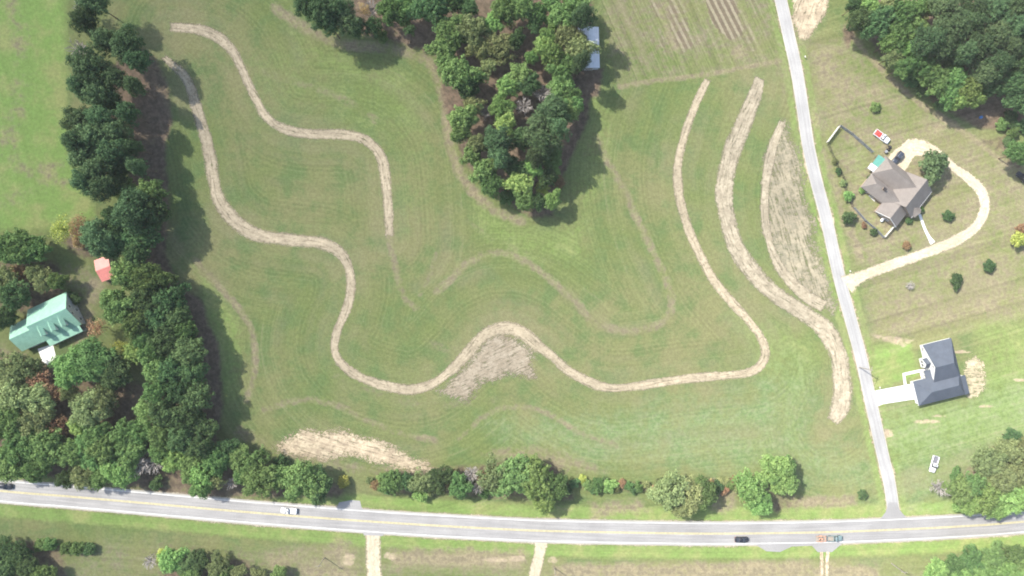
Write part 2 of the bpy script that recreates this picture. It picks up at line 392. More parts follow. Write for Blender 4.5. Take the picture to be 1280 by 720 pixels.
    line(dry, [(1062,270),(1070,300),(1078,325)], 6, .9); line(dry, [(1064,258),(1074,270),(1084,279)], 5, 1.0); line(dry, [(1030,190),(1040,212),(1050,240)], 7, .8)
    line(dry, [(965,-20),(972,60),(985,120)], 12, .4)
    line(dry, [(15,-20),(28,60),(26,120),(10,175),(35,215),(110,200)], 22, .40); line(dry, [(-20,262),(40,240),(118,214)], 14, .36)
    line(dry, [(330,90),(420,120),(470,150)], 9, .35); line(dry, [(560,260),(620,300),(700,330)], 7, .3); line(dry, [(420,470),(520,505),(620,500)], 8, .35)
    # litter and bare earth under trees
    area(lit, [(180,60),(195,75),(210,105),(214,150),(206,195),(212,250),(208,310),(214,340),(250,375),(272,430),(279,500),(272,556),(240,560),(225,400),(180,340),(170,250),(150,180),(120,110),(150,70)], 7, 1.0)
    area(lit, [(380,-50),(740,-50),(740,60),(735,150),(705,215),(690,268),(665,272),(615,240),(580,205),(555,130),(545,70),(500,55),(440,40),(400,25)], 7, 1.0)
    area(lit, [(720,85),(755,85),(748,120),(720,125)], 5, .9)
    area(lit, [(1068,-50),(1600,-50),(1600,170),(1265,165),(1225,160),(1180,135),(1125,95),(1085,50)], 7, 1.0)
    area(lit, [(0,440),(60,450),(160,470),(240,500),(270,560),(300,590),(430,605),(430,622),(240,625),(100,602),(0,590),(-300,570),(-300,440)], 8, .85)
    area(lit, [(470,590),(690,575),(720,610),(715,625),(480,618)], 7, .7); area(lit, [(-300,320),(70,325),(80,365),(50,390),(-300,400)], 8, .75)
    area(lit, [(-300,670),(75,680),(90,740),(-300,740)], 8, .8); area(lit, [(205,690),(300,698),(360,740),(200,740)], 8, .8)
    area(lit, [(1160,740),(1170,705),(1260,690),(1500,690),(1500,740)], 8, .7); area(lit, [(1185,610),(1240,560),(1500,540),(1500,640),(1200,640)], 8, .75)
    area(lit, [(720,600),(810,603),(825,616),(720,612)], 6, .6); area(lit, [(75,300),(110,280),(125,320),(100,325)], 8, .9)
    area(lit, [(945,605),(990,600),(1000,640),(960,640)], 8, .45); area(lit, [(1225,175),(1265,165),(1275,210),(1260,205)], 8, .7)
    area(lit, [(1052,40),(1065,15),(1070,45),(1060,60)], 6, .8)
    # pale sand spots
    area(sand, [(1088,417),(1120,422),(1145,425),(1130,434),(1100,424)], 3, .75)
    for q in ((1160,527,20,3),(1175,520,12,2),(1110,541,8,6),(435,700,10,9),(488,695,9,6),(690,700,8,5),(1232,508,10,2),(1200,440,14,2),(1275,475,10,2),(1265,560,40,1.5),(645,698,14,4),(620,700,20,3),(75,345,8,4)):
        d = np.hypot((X-q[0])/q[2], (Y-q[1])/q[3]); np.maximum(sand, .72*(1-sstep(d, .5, 1.25)), out=sand)
    np.maximum(sand, .5*(1-sstep(np.abs(md-14.5), .5, 3)), out=sand)
    # rows: along the contour strips in the field, straight rows elsewhere
    da = dist_poly(X, Y, smooth(TRACK_A, 10)); db = dist_poly(X, Y, smooth(TRACK_B, 10)); dd = dist_poly(X, Y, smooth(TRACK_D, 10))
    row = np.minimum(np.minimum(da, db), dd)*S; rowk = np.full(X.shape, .55)
    m = sdf_poly(X, Y, [(740,-60),(964,-60),(972,40),(968,80),(880,95),(770,104)]) < 0
    row = np.where(m, ((X-750)*.90 - (Y)*.40)*S*1.5 + 400, row); rowk = np.where(m, .95, rowk)
    m = X > 1000 + np.clip(Y, 0, 660)*.18
    row = np.where(m, ((X)*.28 + Y*.96)*S*.9 + 900, row); rowk = np.where(m, .7, rowk)
    m = (md < 400) & (Y > 640)
    row = np.where(m, md*S + 1500, row); rowk = np.where(m, .55, rowk)
    m = X < 120
    row = np.where(m, (X*.96 - Y*.25)*S*.5 + 2100, row); rowk = np.where(m, .35, rowk)
    fur = np.zeros(X.shape); area(fur, [(864,-60),(905,-60),(930,44),(912,50),(890,30)], 4, 1.0); area(fur, [(824,-60),(842,-60),(870,62),(852,66),(838,40)], 5, .6)
    area(fur, [(812,0),(822,0),(836,68),(828,70)], 4, .5); area(fur, [(905,10),(935,10),(950,60),(935,70)], 5, .5); area(fur, [(752,-40),(960,-60),(968,50),(880,80),(776,90)], 10, .30)
    frow = ((X)*.895 - Y*.446)*S
    fade = np.clip(1 - (np.maximum(np.abs(GX)-230, np.abs(GY)-150))/120, 0, 1)
    verts = np.stack([GX.ravel(), GY.ravel(), z.ravel()], 1)
    i = np.arange(ny-1)[:, None]*nx + np.arange(nx-1)[None, :]
    faces = np.stack([i, i+1, i+nx+1, i+nx], -1).reshape(-1, 4)
    f = fade.ravel()
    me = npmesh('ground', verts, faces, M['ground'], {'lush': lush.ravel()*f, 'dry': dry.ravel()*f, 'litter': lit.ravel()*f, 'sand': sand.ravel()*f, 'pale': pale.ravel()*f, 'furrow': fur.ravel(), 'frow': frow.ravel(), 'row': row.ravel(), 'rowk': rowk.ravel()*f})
    tag(link('ground', me), 'grass field ground with worn terrace lines and bare patches', 'ground', None, 'structure')
build_ground()

# ---------------------------------------------------------------- strips laid on the ground
def ribbon(name, pts, mat, z, width=None, label=None, na=13, ragged=0.0, step=1.6, seed=1, off=0.0, cat='path', offdef=None):
    P = smooth(pts, step); xy = np.stack([(P[:,0]-640)*S, (360-P[:,1])*S], 1)
    wd = (P[:,2]*S*.5 if P.shape[1] > 2 else np.full(len(P), .5)) if width is None else np.full(len(P), width*.5)
    tg = np.gradient(xy, axis=0); tg /= np.linalg.norm(tg, axis=1)[:, None]
    nr = np.stack([-tg[:,1], tg[:,0]], 1); al = np.concatenate([[0], np.cumsum(np.linalg.norm(np.diff(xy, axis=0), axis=1))])
    u = np.linspace(-1, 1, na)
    rg = random.Random(seed)
    A = al[:, None] + 0*u[None]; C = wd[:, None]*u[None] + off
    V = xy[:, None, :] + nr[:, None, :]*C[..., None]
    e = np.abs(u)[None] + 0*A
    if ragged:                        # the two ends fray out too
        end = np.minimum(al, al[-1]-al); e = np.maximum(e, (1-np.clip(end/3.0, 0, 1))[:, None] + 0*e)
    verts = np.concatenate([V.reshape(-1, 2), np.full((V.shape[0]*na, 1), z)], 1)
    n = len(P); i = np.arange(n-1)[:, None]*na + np.arange(na-1)[None]
    faces = np.stack([i+na, i+na+1, i+1, i], -1).reshape(-1, 4)[:, ::-1]
    # make sure normals face up
    a, b, c = verts[faces[0][0]], verts[faces[0][1]], verts[faces[0][2]]
    if np.cross(b-a, c-a)[2] < 0: faces = faces[:, ::-1]
    me = npmesh(name, verts, faces, mat, {'edge': e.ravel(), 'along': A.ravel()+seed*37, 'across': C.ravel()})
    return tag(link(name, me), label, cat if label else None, None, 'structure')
def patch(name, pts, mat, z, soft, label, rot=0.0, grow=1.0, res=.45, cat='path'):
    P = np.array(pts, float); x0, y0 = P.min(0)-grow/S-2; x1, y1 = P.max(0)+grow/S+2
    xs = np.arange(x0, x1, res/S); ys = np.arange(y0, y1, res/S); X, Y = np.meshgrid(xs, ys)
    sd = sdf_poly(X, Y, P)*S - grow
    e = np.clip(1 + sd/soft, 0, 1)
    nx = len(xs); i = (np.arange(len(ys)-1)[:, None]*nx + np.arange(nx-1)[None])
    keep = (sd[:-1,:-1] < 0) | (sd[1:,1:] < 0) | (sd[1:,:-1] < 0) | (sd[:-1,1:] < 0)
    f = np.stack([i+nx, i+nx+1, i+1, i], -1)[keep]
    us, inv = np.unique(f, return_inverse=True); f = inv.reshape(-1, 4)
    wx = ((X-640)*S).ravel()[us]; wy = ((360-Y)*S).ravel()[us]
    al = wx*math.cos(rot)+wy*math.sin(rot); ac = -wx*math.sin(rot)+wy*math.cos(rot)
    me = npmesh(name, np.stack([wx, wy, np.full(len(us), z)], 1), f, mat, {'edge': e.ravel()[us], 'along': al, 'across': ac})
    return tag(link(name, me), label, cat, None, 'structure')

def wide(pts, k=1.08): return [(x, y, w*k+1.0) for x, y, w in pts]
ribbon('dirt_path', wide(TRACK_A), M['dirt'], .012, None, 'shorter winding strip of bare pale soil in the upper left field', ragged=1, seed=1)
ribbon('dirt_path', wide(TRACK_B), M['dirt'], .014, None, 'longest winding strip of bare pale soil crossing the whole field', ragged=1, seed=2)
ribbon('dirt_path', wide(TRACK_D,1.0), M['broad'], .013, None, 'broad curved strip of bare soil between the field and the side road', ragged=1, seed=3)
patch('dirt_patch', [(548,489),(560,476),(578,460),(592,443),(606,425),(622,419),(645,422),(664,436),(668,447),(664,458),(667,470),(640,468),(622,474),(608,478),(596,488),(580,503),(570,496),(560,493)], M['scraped'], .009, 5.0, 'fan of scraped soil below the bend of the longest strip', R(25), 1.2)
patch('dirt_patch', [(979,150),(988,160),(997,185),(1003,215),(1010,250),(1019,290),(1029,330),(1040,360),(1047,380),(1040,392),(1022,381),(1005,371),(985,356),(970,336),(960,311),(953,282),(950,250),(952,220),(958,195),(966,170),(972,155)], M['straw'], .008, 6.0, 'lens shaped patch of dry straw beside the side road', R(-72), 1.0)
ribbon('dirt_path', [(979,150,10),(969,175,14),(961,205,14),(956,240,13),(957,280,12),(965,312,12),(977,338,13),(993,357,16),(1012,373,19),(1032,384,20)], M['broad'], .011, None, 'pale curved rim on the field side of the dry straw lens', ragged=1, seed=8)
patch('dirt_patch', [(338,562),(358,548),(385,538),(420,537),(447,544),(472,553),(502,565),(532,577),(538,588),(510,592),(480,583),(450,573),(430,570),(400,574),(370,571)], M['sandy'], .008, 5.5, 'pale sandy patch at the lower left of the field', R(-14), 1.2)
patch('sand_patch', [(988,-30),(1040,-30),(1033,5),(1024,25),(1016,38),(1008,46),(1001,47),(997,32)], M['sandy'], .009, 2.5, 'pale sand pullout beside the upper side road', R(70), 1.4)
patch('sand_patch', [(1206,452),(1218,446),(1226,455),(1228,470),(1231,483),(1222,492),(1213,494),(1211,478),(1208,465)], M['spill'], .009, 2.6, 'scattered pale straw behind the grey roofed house', 0, 1.0)

# roads
ribbon('road_shoulder', MAIN, M['gravel'], .011, 9.9, 'pale gravel shoulder under the edges of the main road', na=17, step=3, cat='road shoulder')
ribbon('road_shoulder', SIDE, M['sandy'], .010, 5.8, 'pale sandy shoulder under the edges of the side road', na=13, step=3, cat='road shoulder')
ribbon('road', MAIN, M['road'], .020, 8.6, 'grey two lane asphalt road along the bottom', na=17, step=4, cat='road')
ribbon('lane', SIDE, M['lane'], .016, 4.3, 'narrow pale side road running up the right side', na=13, step=3, cat='road')
ribbon('edge_line', MAIN, M['paint_w'], .028, .30, 'white edge line on the field side of the main road', na=2, step=4, off=3.55, cat='road marking')
ribbon('edge_line', MAIN, M['paint_w'], .028, .30, 'white edge line on the lower side of the main road', na=2, step=4, off=-3.55, cat='road marking')
ribbon('centre_line', MAIN, M['paint_y'], .028, .20, 'upper yellow centre line of the main road', na=2, step=4, off=.19, cat='road marking')
ribbon('centre_line', MAIN, M['paint_y'], .028, .20, 'lower yellow centre line of the main road', na=2, step=4, off=-.19, cat='road marking')
def slab(name, pts, mat, z, label, t=0.0, cat='pavement'):
    bm = bmesh.new(); vs = [bm.verts.new(W(x, y)+Vector((0,0,z))) for x, y in pts]
    f = bm.faces.new(vs); bm.normal_update()
    if f.normal.z < 0: f.normal_flip()
    return tag(obj(name, bm, mat), label, cat, None, 'structure')
slab('road_apron', [(1090,655),(1100,649),(1107,640),(1111,628),(1121,628),(1125,638),(1131,645),(1141,652),(1142,660),(1090,662)], M['road'], .022, 'flared mouth of the side road at the main road', cat='road')
slab('road_apron', [(418,640),(424,628),(440,625),(450,626),(452,634),(458,642)], M['road'], .022, 'short paved stub on the field side of the main road', cat='road')
slab('road_apron', [(452,662),(455,669),(478,670),(484,664)], M['road'], .022, 'paved mouth of the widest gravel drive below the road', cat='road')
slab('road_apron', [(925,674),(940,678),(958,689),(975,690),(990,683),(1015,682),(1022,690),(1040,690),(1052,680),(1062,674)], M['road'], .022, 'widened paved shoulder below the pickup and trailer', cat='road')
ribbon('driveway', [(1058,356,30),(1067,350,22),(1080,344,17),(1100,336,15),(1140,322,15),(1170,311,15),(1200,298,15),(1221,282,15),(1231,261,15),(1227,240,15),(1213,225,15),(1196,212,14),(1181,200,14),(1166,189,17),(1150,182,20),(1140,182,18)], M['gravel'], .018, None, 'curving pale gravel driveway to the brown roofed house', ragged=0, seed=5, cat='driveway')
patch('gravel_pad', [(1113,206),(1112,198),(1118,190),(1128,184),(1136,176),(1150,178),(1163,188),(1158,194),(1143,194),(1136,203),(1130,212),(1126,213)], M['gravel'], .015, 1.6, 'pale gravel parking pad beside the brown roofed house', R(40), .8, cat='driveway')
ribbon('driveway', [(466,664,24),(466,676,22),(466,690,21),(467,705,21),(468,730,21),(468,800,20)], M['gravel'], .018, None, 'widest pale gravel drive below the main road', seed=6, ragged=0, cat='driveway')
ribbon('driveway', [(677,676,22),(676,683,18),(674,695,15),(670,710,16),(667,730,16),(660,790,16)], M['gravel'], .018, None, 'narrow pale gravel drive below the main road', seed=7, ragged=0, cat='driveway')
ribbon('driveway', [(1027,688,5),(1027,700,5),(1027,730,5),(1027,790,5)], M['sandy'], .018, None, 'left wheel track of the lower right dirt drive', seed=9, na=5, ragged=0, cat='driveway')
ribbon('driveway', [(1035,688,5),(1034,700,5),(1034,730,5),(1034,790,5)], M['sandy'], .018, None, 'right wheel track of the lower right dirt drive', seed=10, na=5, ragged=0, cat='driveway')
slab('driveway', [(1092,489),(1098,487.5),(1138,480),(1143,499),(1104,505),(1096,508)], M['concrete'], .024, 'white concrete drive to the grey roofed house', cat='driveway')
slab('walkway', [(1128,466.5),(1150,461.5),(1151,465),(1131.5,469.5),(1133.5,482),(1130,483)], M['concrete'], .026, 'white concrete walk to the front step of the grey roofed house', cat='walkway')
slab('driveway', [(47,436),(66,430),(70,446),(60,456),(53,452)], M['concrete'], .024, 'pale concrete pad before the green roofed house', cat='driveway')
ribbon('walkway', [(1149,266,3.4),(1152,275,3.4),(1156,286,3.4),(1161,296,4),(1166,304,7)], M['concrete'], .023, None, 'thin white concrete walk from the brown roofed house to its drive', na=3, cat='walkway')

# ---------------------------------------------------------------- trees
rng = random.Random(11)
def crown_mesh(name, seed, nclump, per, leaf, zsq, crad, lower=-.35, loose=1.0, cone=0.0):
    """many small leaf quads gathered in clumps through a unit crown (radius 1, centred)"""
    g = np.random.default_rng(seed); V = []; T = []
    # outline wobble
    ph = g.uniform(0, 6.28, 5); am = g.uniform(.04, .16, 5)
    cs = []
    tries = 0
    while len(cs) < nclump and tries < 9000:
        tries += 1
        th = g.uniform(0, 6.283); cz = g.uniform(lower, 1); rr = math.sqrt(max(0, 1-cz*cz))
        wob = 1 + sum(am[k]*math.sin((k+2)*th+ph[k]) for k in range(5))
        sh = g.uniform(.62, .98)
        if cone: rr *= (1 - cone*max(0, cz))
        c = np.array([rr*math.cos(th)*wob*sh, rr*math.sin(th)*wob*sh, cz*zsq*sh])
        r = crad*g.uniform(.65, 1.3)
        if all(np.linalg.norm((c-o)*np.array([1,1,.8])) > (r+q)*.42 for o, q, _ in cs): cs.append((c, r, g.uniform(0, 1)))
    for c, r, tn in cs:
        n = int(per*(r/crad)**2)
        d = g.normal(size=(n, 3)); d[:, 2] = np.abs(d[:, 2])*.9 + d[:, 2]*.35; d /= np.linalg.norm(d, axis=1)[:, None]
        p = c + d*r*g.uniform(.55, 1.05*loose, (n, 1))*np.array([1, 1, .8])
        nrm = d + g.normal(size=(n, 3))*.42 + np.array([0, 0, .25]); nrm /= np.linalg.norm(nrm, axis=1)[:, None]
        a = g.normal(size=(n, 3)); u = np.cross(nrm, a); u /= np.linalg.norm(u, axis=1)[:, None]; w = np.cross(nrm, u)
        s = leaf*g.uniform(.6, 1.3, (n, 1)); asp = g.uniform(.55, 1.0, (n, 1))
        q = np.stack([p-u*s, p-w*s*asp*.7+u*s*.1, p+u*s, p+w*s*asp], 1)
        V.append(q.reshape(-1, 3)); T.append(np.repeat(np.clip(tn*.75 + g.uniform(-.25, .35, n), 0, 1), 4))
    # inner foliage
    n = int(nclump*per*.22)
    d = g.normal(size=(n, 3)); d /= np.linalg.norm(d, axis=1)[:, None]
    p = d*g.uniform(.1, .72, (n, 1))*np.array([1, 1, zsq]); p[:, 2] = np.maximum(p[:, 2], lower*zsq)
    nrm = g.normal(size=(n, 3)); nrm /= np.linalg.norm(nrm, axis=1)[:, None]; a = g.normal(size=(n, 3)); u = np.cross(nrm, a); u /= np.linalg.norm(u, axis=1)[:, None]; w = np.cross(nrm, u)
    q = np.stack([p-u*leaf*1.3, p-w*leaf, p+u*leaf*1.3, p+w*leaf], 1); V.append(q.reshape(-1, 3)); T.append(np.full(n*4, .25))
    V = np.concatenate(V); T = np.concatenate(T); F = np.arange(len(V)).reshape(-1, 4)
    return V, F, T
def trunk_bm(seed, limbs, reach=.62):
    g = random.Random(seed); bm = bmesh.new()   # unit tree: height 1, limb reach in units of radius (x,y)
    tube(bm, [(0,0,-.01),(.004,0,.15),(0,.006,.45),(.01,0,.75),(0,0,.93)], [.020,.016,.012,.008,.003], 7)
    for k in range(limbs):
        a = k*2.4+g.uniform(-.4,.4); z0 = g.uniform(.38,.72); L = g.uniform(.14,.24); dz = g.uniform(.06,.16)
        tube(bm, [(0,0,z0),(math.cos(a)*L*.5,math.sin(a)*L*.5,z0+dz*.45),(math.cos(a)*L,math.sin(a)*L,z0+dz)], [.008,.006,.002], 5, False)
    return bm
def bare_bm(seed, n=24, up=.5):
    """leafless spreading branches, unit radius 1, from z 0 to 1.2"""
    g = random.Random(seed); bm = bmesh.new()
    tube(bm, [(0,0,0),(.01,0,.4),(0,.02,.75),(.02,0,1.0)], [.045,.038,.026,.012], 6)
    for k in range(n):
        a = k*2.4+g.uniform(-.3,.3); z0 = g.uniform(.3,.85); L = g.uniform(.6,1.0); z1 = z0+g.uniform(.1,.4)
        p0 = Vector((0,0,z0)); p2 = Vector((math.cos(a)*L, math.sin(a)*L, z1)); p1 = p0.lerp(p2,.5)+Vector((g.uniform(-.06,.06),g.uniform(-.06,.06),.05))
        tube(bm, [p0,p1,p2], [.034,.026,.010], 5, False)
        for j in range(9):
            t = g.uniform(.3,.95); q = p0.lerp(p2,t); b = a+g.choice((-1,1))*g.uniform(.4,1.0); l = g.uniform(.15,.38)
            tube(bm, [q, q+Vector((math.cos(b)*l, math.sin(b)*l, g.uniform(.0,.16)))], [.020,.010], 4, False)
    return bm
PROTO = {}
def add_proto(key, *a, **k):
    PROTO.setdefault(key, []).append(crown_mesh(key, *a, **k))
for s in range(4): add_proto('broad', 100+s, 170, 40, .055, .72, .150, -.35, 1.25)
for s in range(5): add_proto('pine', 200+s, 260, 26, .047, 1.0, .115, -.5, 1.5, .25)
for s in range(3): add_proto('airy', 300+s, 90, 40, .058, .75, .17, -.3, 1.3)
for s in range(3): add_proto('shrub', 400+s, 60, 46, .09, .80, .23, -.1, 1.3)
for s in range(2): add_proto('sparse', 500+s, 34, 26, .060, .7, .24, -.3, 1.5)
CM = {}
def crown_data(shape, idx, k):
    key = (shape, idx, k)
    if key not in CM:
        V, F, T = PROTO[shape][idx]
        CM[key] = npmesh('crown', V, F, LEAF[k], {'tone': T}, smooth=False)
    return CM[key]
def bm_mesh(name, bm, mat):
    me = bpy.data.meshes.new(name); bm.normal_update(); bm.to_mesh(me); bm.free(); me.materials.append(mat); return me
TRUNKS = [bm_mesh('trunk', trunk_bm(s, 7), M['bark']) for s in range(3)]
BARES = [bm_mesh('branches', bare_bm(s), M['greybark']) for s in range(3)]
STEM = bm_mesh('stem', trunk_bm(50, 4), M['bark'])

KN = {'P': 'dark green pine', 'D': 'dark green leafy tree', 'B': 'mid green leafy tree', 'L': 'bright green leafy tree', 'O': 'olive tree',
      'Y': 'yellow leaved tree', 'R': 'thin brown tree', 'G': 'bare grey branched tree'}
SN = {k: v.replace('leafy tree', 'shrub').replace('tree', 'shrub').replace('pine', 'shrub') for k, v in KN.items()}
REG = {  # phrase, group, landmarks
 'row': ('in the left tree row', 'trees of the row between the left pasture and the field', [((132,336),'the red shed'),((115,-5),'its upper end'),((230,630),'the main road'),((55,400),'the green roof'),((250,130),'the soil strip')]),
 'yard': ('in the left yard', 'trees around the green roofed house', [((132,336),'the red shed'),((55,400),'the green roof'),((8,606),'the black car'),((361,637),'the moving white pickup'),((160,545),'the tall left row')]),
 'hedge': ('in the roadside hedge', 'trees and shrubs of the roadside hedge', [((361,637),'the moving white pickup'),((466,690),'the widest drive'),((676,690),'the narrow drive'),((926,674),'the black car'),((1115,640),'the road junction')]),
 'wood': ('in the central wood', 'trees of the central wood', [((740,62),'the white roof'),((668,268),'its lower tip'),((378,5),'its left corner'),((552,120),'its left edge'),((640,0),'the top edge')]),
 'grove': ('in the upper right wood', 'trees of the upper right wood', [((1000,40),'the side road'),((1225,146),'the blue barrel'),((1122,235),'the brown house'),((1280,0),'its right corner'),((1165,0),'its top edge')]),
 'corner': ('beside the junction', 'trees right of the road junction', [((1168,580),'the parked pickup'),((1115,640),'the junction'),((1280,652),'the road end'),((1280,540),'the right edge')]),
 'low': ('below the road at left', 'trees and shrubs below the road at left', [((0,720),'the lower left corner'),((466,690),'the widest drive'),((110,600),'the left wood')]),
 'lowr': ('in the lower right thicket', 'trees of the lower right thicket', [((1115,705),'the leaning pole'),((1280,652),'the road end'),((1230,722),'the bottom edge')]),
}
TREES = []
def T(reg, s):
    for it in s.split():
        a = it.split(','); TREES.append((reg, float(a[0]), float(a[1]), float(a[2]), a[3], a[4] if len(a) > 4 else ''))
T('row', """118,4,18,P 106,27,17,P 100,8,10,G 98,62,13,G 132,52,21,P 158,56,22,P 172,74,18,P 113,84,23,P 104,106,15,P 124,118,21,P 143,98,17,P 141,128,14,D
 103,152,23,P 128,148,18,P 122,170,22,P 147,166,17,P 99,178,18,P 109,196,20,P 143,190,20,P 110,226,20,P 131,234,20,P 122,212,18,P 150,212,16,D
 158,238,17,B 189,240,17,B 165,263,24,P 193,262,19,D 148,278,20,D 122,297,22,P 153,300,20,D 179,294,22,D 172,318,18,D 140,312,14,D
 160,342,21,B 190,348,22,B 150,384,21,B 184,374,20,D 213,374,19,D 198,398,21,D 224,396,18,D 174,404,19,B 234,414,17,B 210,422,21,D 193,440,19,B 238,440,20,D 180,424,15,B
 196,462,19,B 217,462,21,D 242,464,19,D 199,490,20,B 225,488,21,D 249,496,18,D 186,512,17,B 211,516,21,D 236,520,21,D 254,534,16,D 204,542,18,B 228,548,20,D 250,556,16,D
 80,287,15,Y 101,284,15,R 104,301,11,R,s 168,108,13,P 160,142,15,P 166,184,13,P 172,208,13,P""")
T('yard', """28,309,23,B 47,312,18,B 8,312,18,B 4,348,17,O 18,368,18,D 24,342,10,R,s 26,372,13,O 44,340,12,O 56,350,13,O 72,351,10,B 8,396,14,D
 92,460,25,L 118,452,26,B 142,466,20,D 152,435,10,Y 168,440,14,L 113,512,22,O 132,500,18,O 100,530,15,L 122,543,18,B 86,490,12,O 122,410,11,R
 10,464,23,O 34,460,18,O 52,478,17,R 20,494,25,O 50,502,19,O 14,526,23,B 44,530,21,O 28,556,24,B 60,558,23,B 74,532,14,R 10,580,19,B 44,584,20,B 74,492,11,R
 92,566,20,B 112,562,19,B 132,560,19,B 155,544,19,B 164,566,18,B 144,578,16,B 176,540,17,B 84,598,13,D 105,594,17,O 126,594,14,B 151,590,19,L 172,580,16,G 192,580,12,G 93,372,8,D,s 204,560,16,B 196,604,9,D,s
 222,575,15,L 240,580,18,B 254,594,19,L 252,610,12,B 272,574,17,B 271,600,11,O 298,572,15,B 318,576,17,B 325,600,22,B 348,596,17,B 380,600,25,B 397,604,18,D 290,604,8,G 304,592,12,B 285,560,13,D 352,578,10,D,s""")
T('hedge', """490,602,15,B 508,601,10,D 528,601,16,O 548,599,16,D 574,607,15,B 589,592,11,G 598,609,8,G 618,594,21,O 644,594,23,B 667,598,23,L 692,610,16,B 680,628,14,L 477,598,6,B,s 526,618,9,L,s
 708,612,7,D,s 735,606,7,B,s 747,606,9,B,s 762,607,8,L,s 785,607,6,B,s 798,609,6,B,s 718,604,6,D,s 838,612,23,O 862,618,20,O 878,618,18,B 852,634,14,O 896,609,8,D,s 912,606,7,B,s 938,610,23,L 950,628,16,L 972,592,22,L 982,580,13,L 430,602,8,Y,s 826,604,8,O,s 1078,618,6,D,s 462,600,5,O,s 470,606,6,R,s 484,612,6,D,s 518,610,7,D,s 538,612,8,O,s 562,604,9,R,s 566,594,8,R,s 584,606,8,D,s 604,598,9,R,s 606,614,8,B,s 700,600,7,O,s 728,598,5,Y,s 741,612,5,D,s 756,603,6,D,s 771,611,5,O,s 778,604,5,R,s 792,613,5,D,s 808,606,5,O,s 818,612,5,R,s 887,605,6,R,s 903,603,7,O,s 906,612,6,R,s 920,600,7,R,s 922,610,6,O,s""")
T('wood', """384,8,16,P 404,14,20,P 424,10,18,P 434,26,17,P 412,30,13,P 444,34,13,D 456,12,9,R 464,10,12,G 466,34,13,D 478,46,8,B,s 490,14,18,B 508,9,16,B 506,25,9,L 512,38,8,D 526,10,17,D 545,12,19,D 570,4,14,D 586,10,12,D 555,30,12,D
 565,42,21,B 554,62,17,B 590,38,21,O 600,62,15,O 576,94,23,B 586,110,17,D 560,80,17,B 616,30,15,L 631,14,19,B 652,9,17,B 624,60,19,O 646,50,12,D 672,18,14,B 668,34,10,D 690,28,10,L 684,46,13,L 680,60,15,L 690,70,17,L 664,72,10,L
 706,20,19,B 720,8,18,B 730,22,14,P 710,46,17,O 725,60,18,O 726,78,13,P 708,82,15,B 700,92,15,B 650,94,17,B 660,106,15,D 636,108,15,L 678,116,12,G 702,110,16,B 712,118,14,B 610,84,12,O 690,4,12,B
 580,148,19,B 576,166,15,B 592,132,13,O 607,140,8,G 627,136,14,L 632,157,14,L 655,132,12,G 690,140,21,P 675,160,19,P 710,136,17,B 716,130,12,B 697,162,18,P 596,180,14,O 622,174,17,P 625,194,16,P 650,174,15,D 590,194,13,B 604,214,15,B 616,206,9,L 635,206,10,D 614,230,14,B
 680,180,18,P 690,192,13,B 668,210,12,L 690,206,12,B 650,230,17,L 656,250,14,B 648,212,15,D 678,235,8,Y,s 698,228,8,R,s 690,250,12,L 672,252,11,D 634,246,10,B,s 684,222,12,D 670,196,12,P""")
T('grove', """1067,8,10,D 1085,5,13,L 1075,25,15,D 1095,29,17,D 1112,6,12,O 1126,20,16,B 1141,14,14,B 1151,23,8,O 1110,54,13,L 1121,44,17,B 1141,40,15,B 1136,60,13,L 1115,70,11,O 1126,85,11,B 1146,80,17,B 1166,75,13,O 1160,52,17,P
 1180,8,21,P 1186,38,23,P 1203,28,16,P 1176,57,15,P 1215,12,19,P 1217,32,13,P 1244,14,21,P 1270,10,18,P 1266,32,16,P 1220,60,19,P 1204,66,13,P 1241,46,19,P 1257,58,18,P 1245,82,19,P 1228,92,13,P 1191,76,14,B 1276,60,17,D 1270,86,16,D
 1160,94,17,B 1171,106,15,B 1190,99,19,B 1207,112,17,L 1186,119,13,B 1197,126,12,L 1214,124,12,L 1240,104,17,D 1264,108,18,D 1277,126,16,D 1160,8,14,B 1138,100,9,D,s 1150,112,9,D,s 1176,130,9,D,s 1252,156,8,B,s 1266,166,8,B,s 1262,148,9,D,s 1278,158,9,D,s 1272,192,15,B 1292,30,18,P 1296,80,18,D 1292,4,18,P 1258,176,6,D,s""")
T('corner', """1234,575,19,O 1260,564,17,O 1266,547,11,D 1250,596,21,O 1276,590,20,O 1278,562,17,O 1200,612,17,B 1216,606,17,B 1194,593,8,B,s 1230,620,19,L 1246,631,16,L 1266,624,19,L 1214,630,15,L 1200,630,9,L,s 1176,610,11,G 1286,618,18,L 1292,575,18,O""")
T('low', """8,684,15,D 25,690,15,D 10,708,17,D 35,711,17,D 55,718,15,B 52,681,8,B,s 63,680,8,B,s 84,685,8,B,s 98,685,9,B,s 112,686,8,D,s 215,700,15,L 234,707,13,D 250,701,12,D 274,708,13,O 298,716,12,O 206,694,9,Y,s 188,702,9,G 350,718,10,B 324,720,10,O -8,696,16,D 2,728,18,D 240,722,15,B 275,724,14,B""")
T('lowr', """1170,714,15,L 1190,708,13,B 1214,701,15,B 1240,696,15,B 1265,692,15,B 1200,722,14,L 1228,716,17,L 1257,712,15,L 1282,704,15,B 1284,724,16,L 1256,730,15,L 1172,728,12,L""")

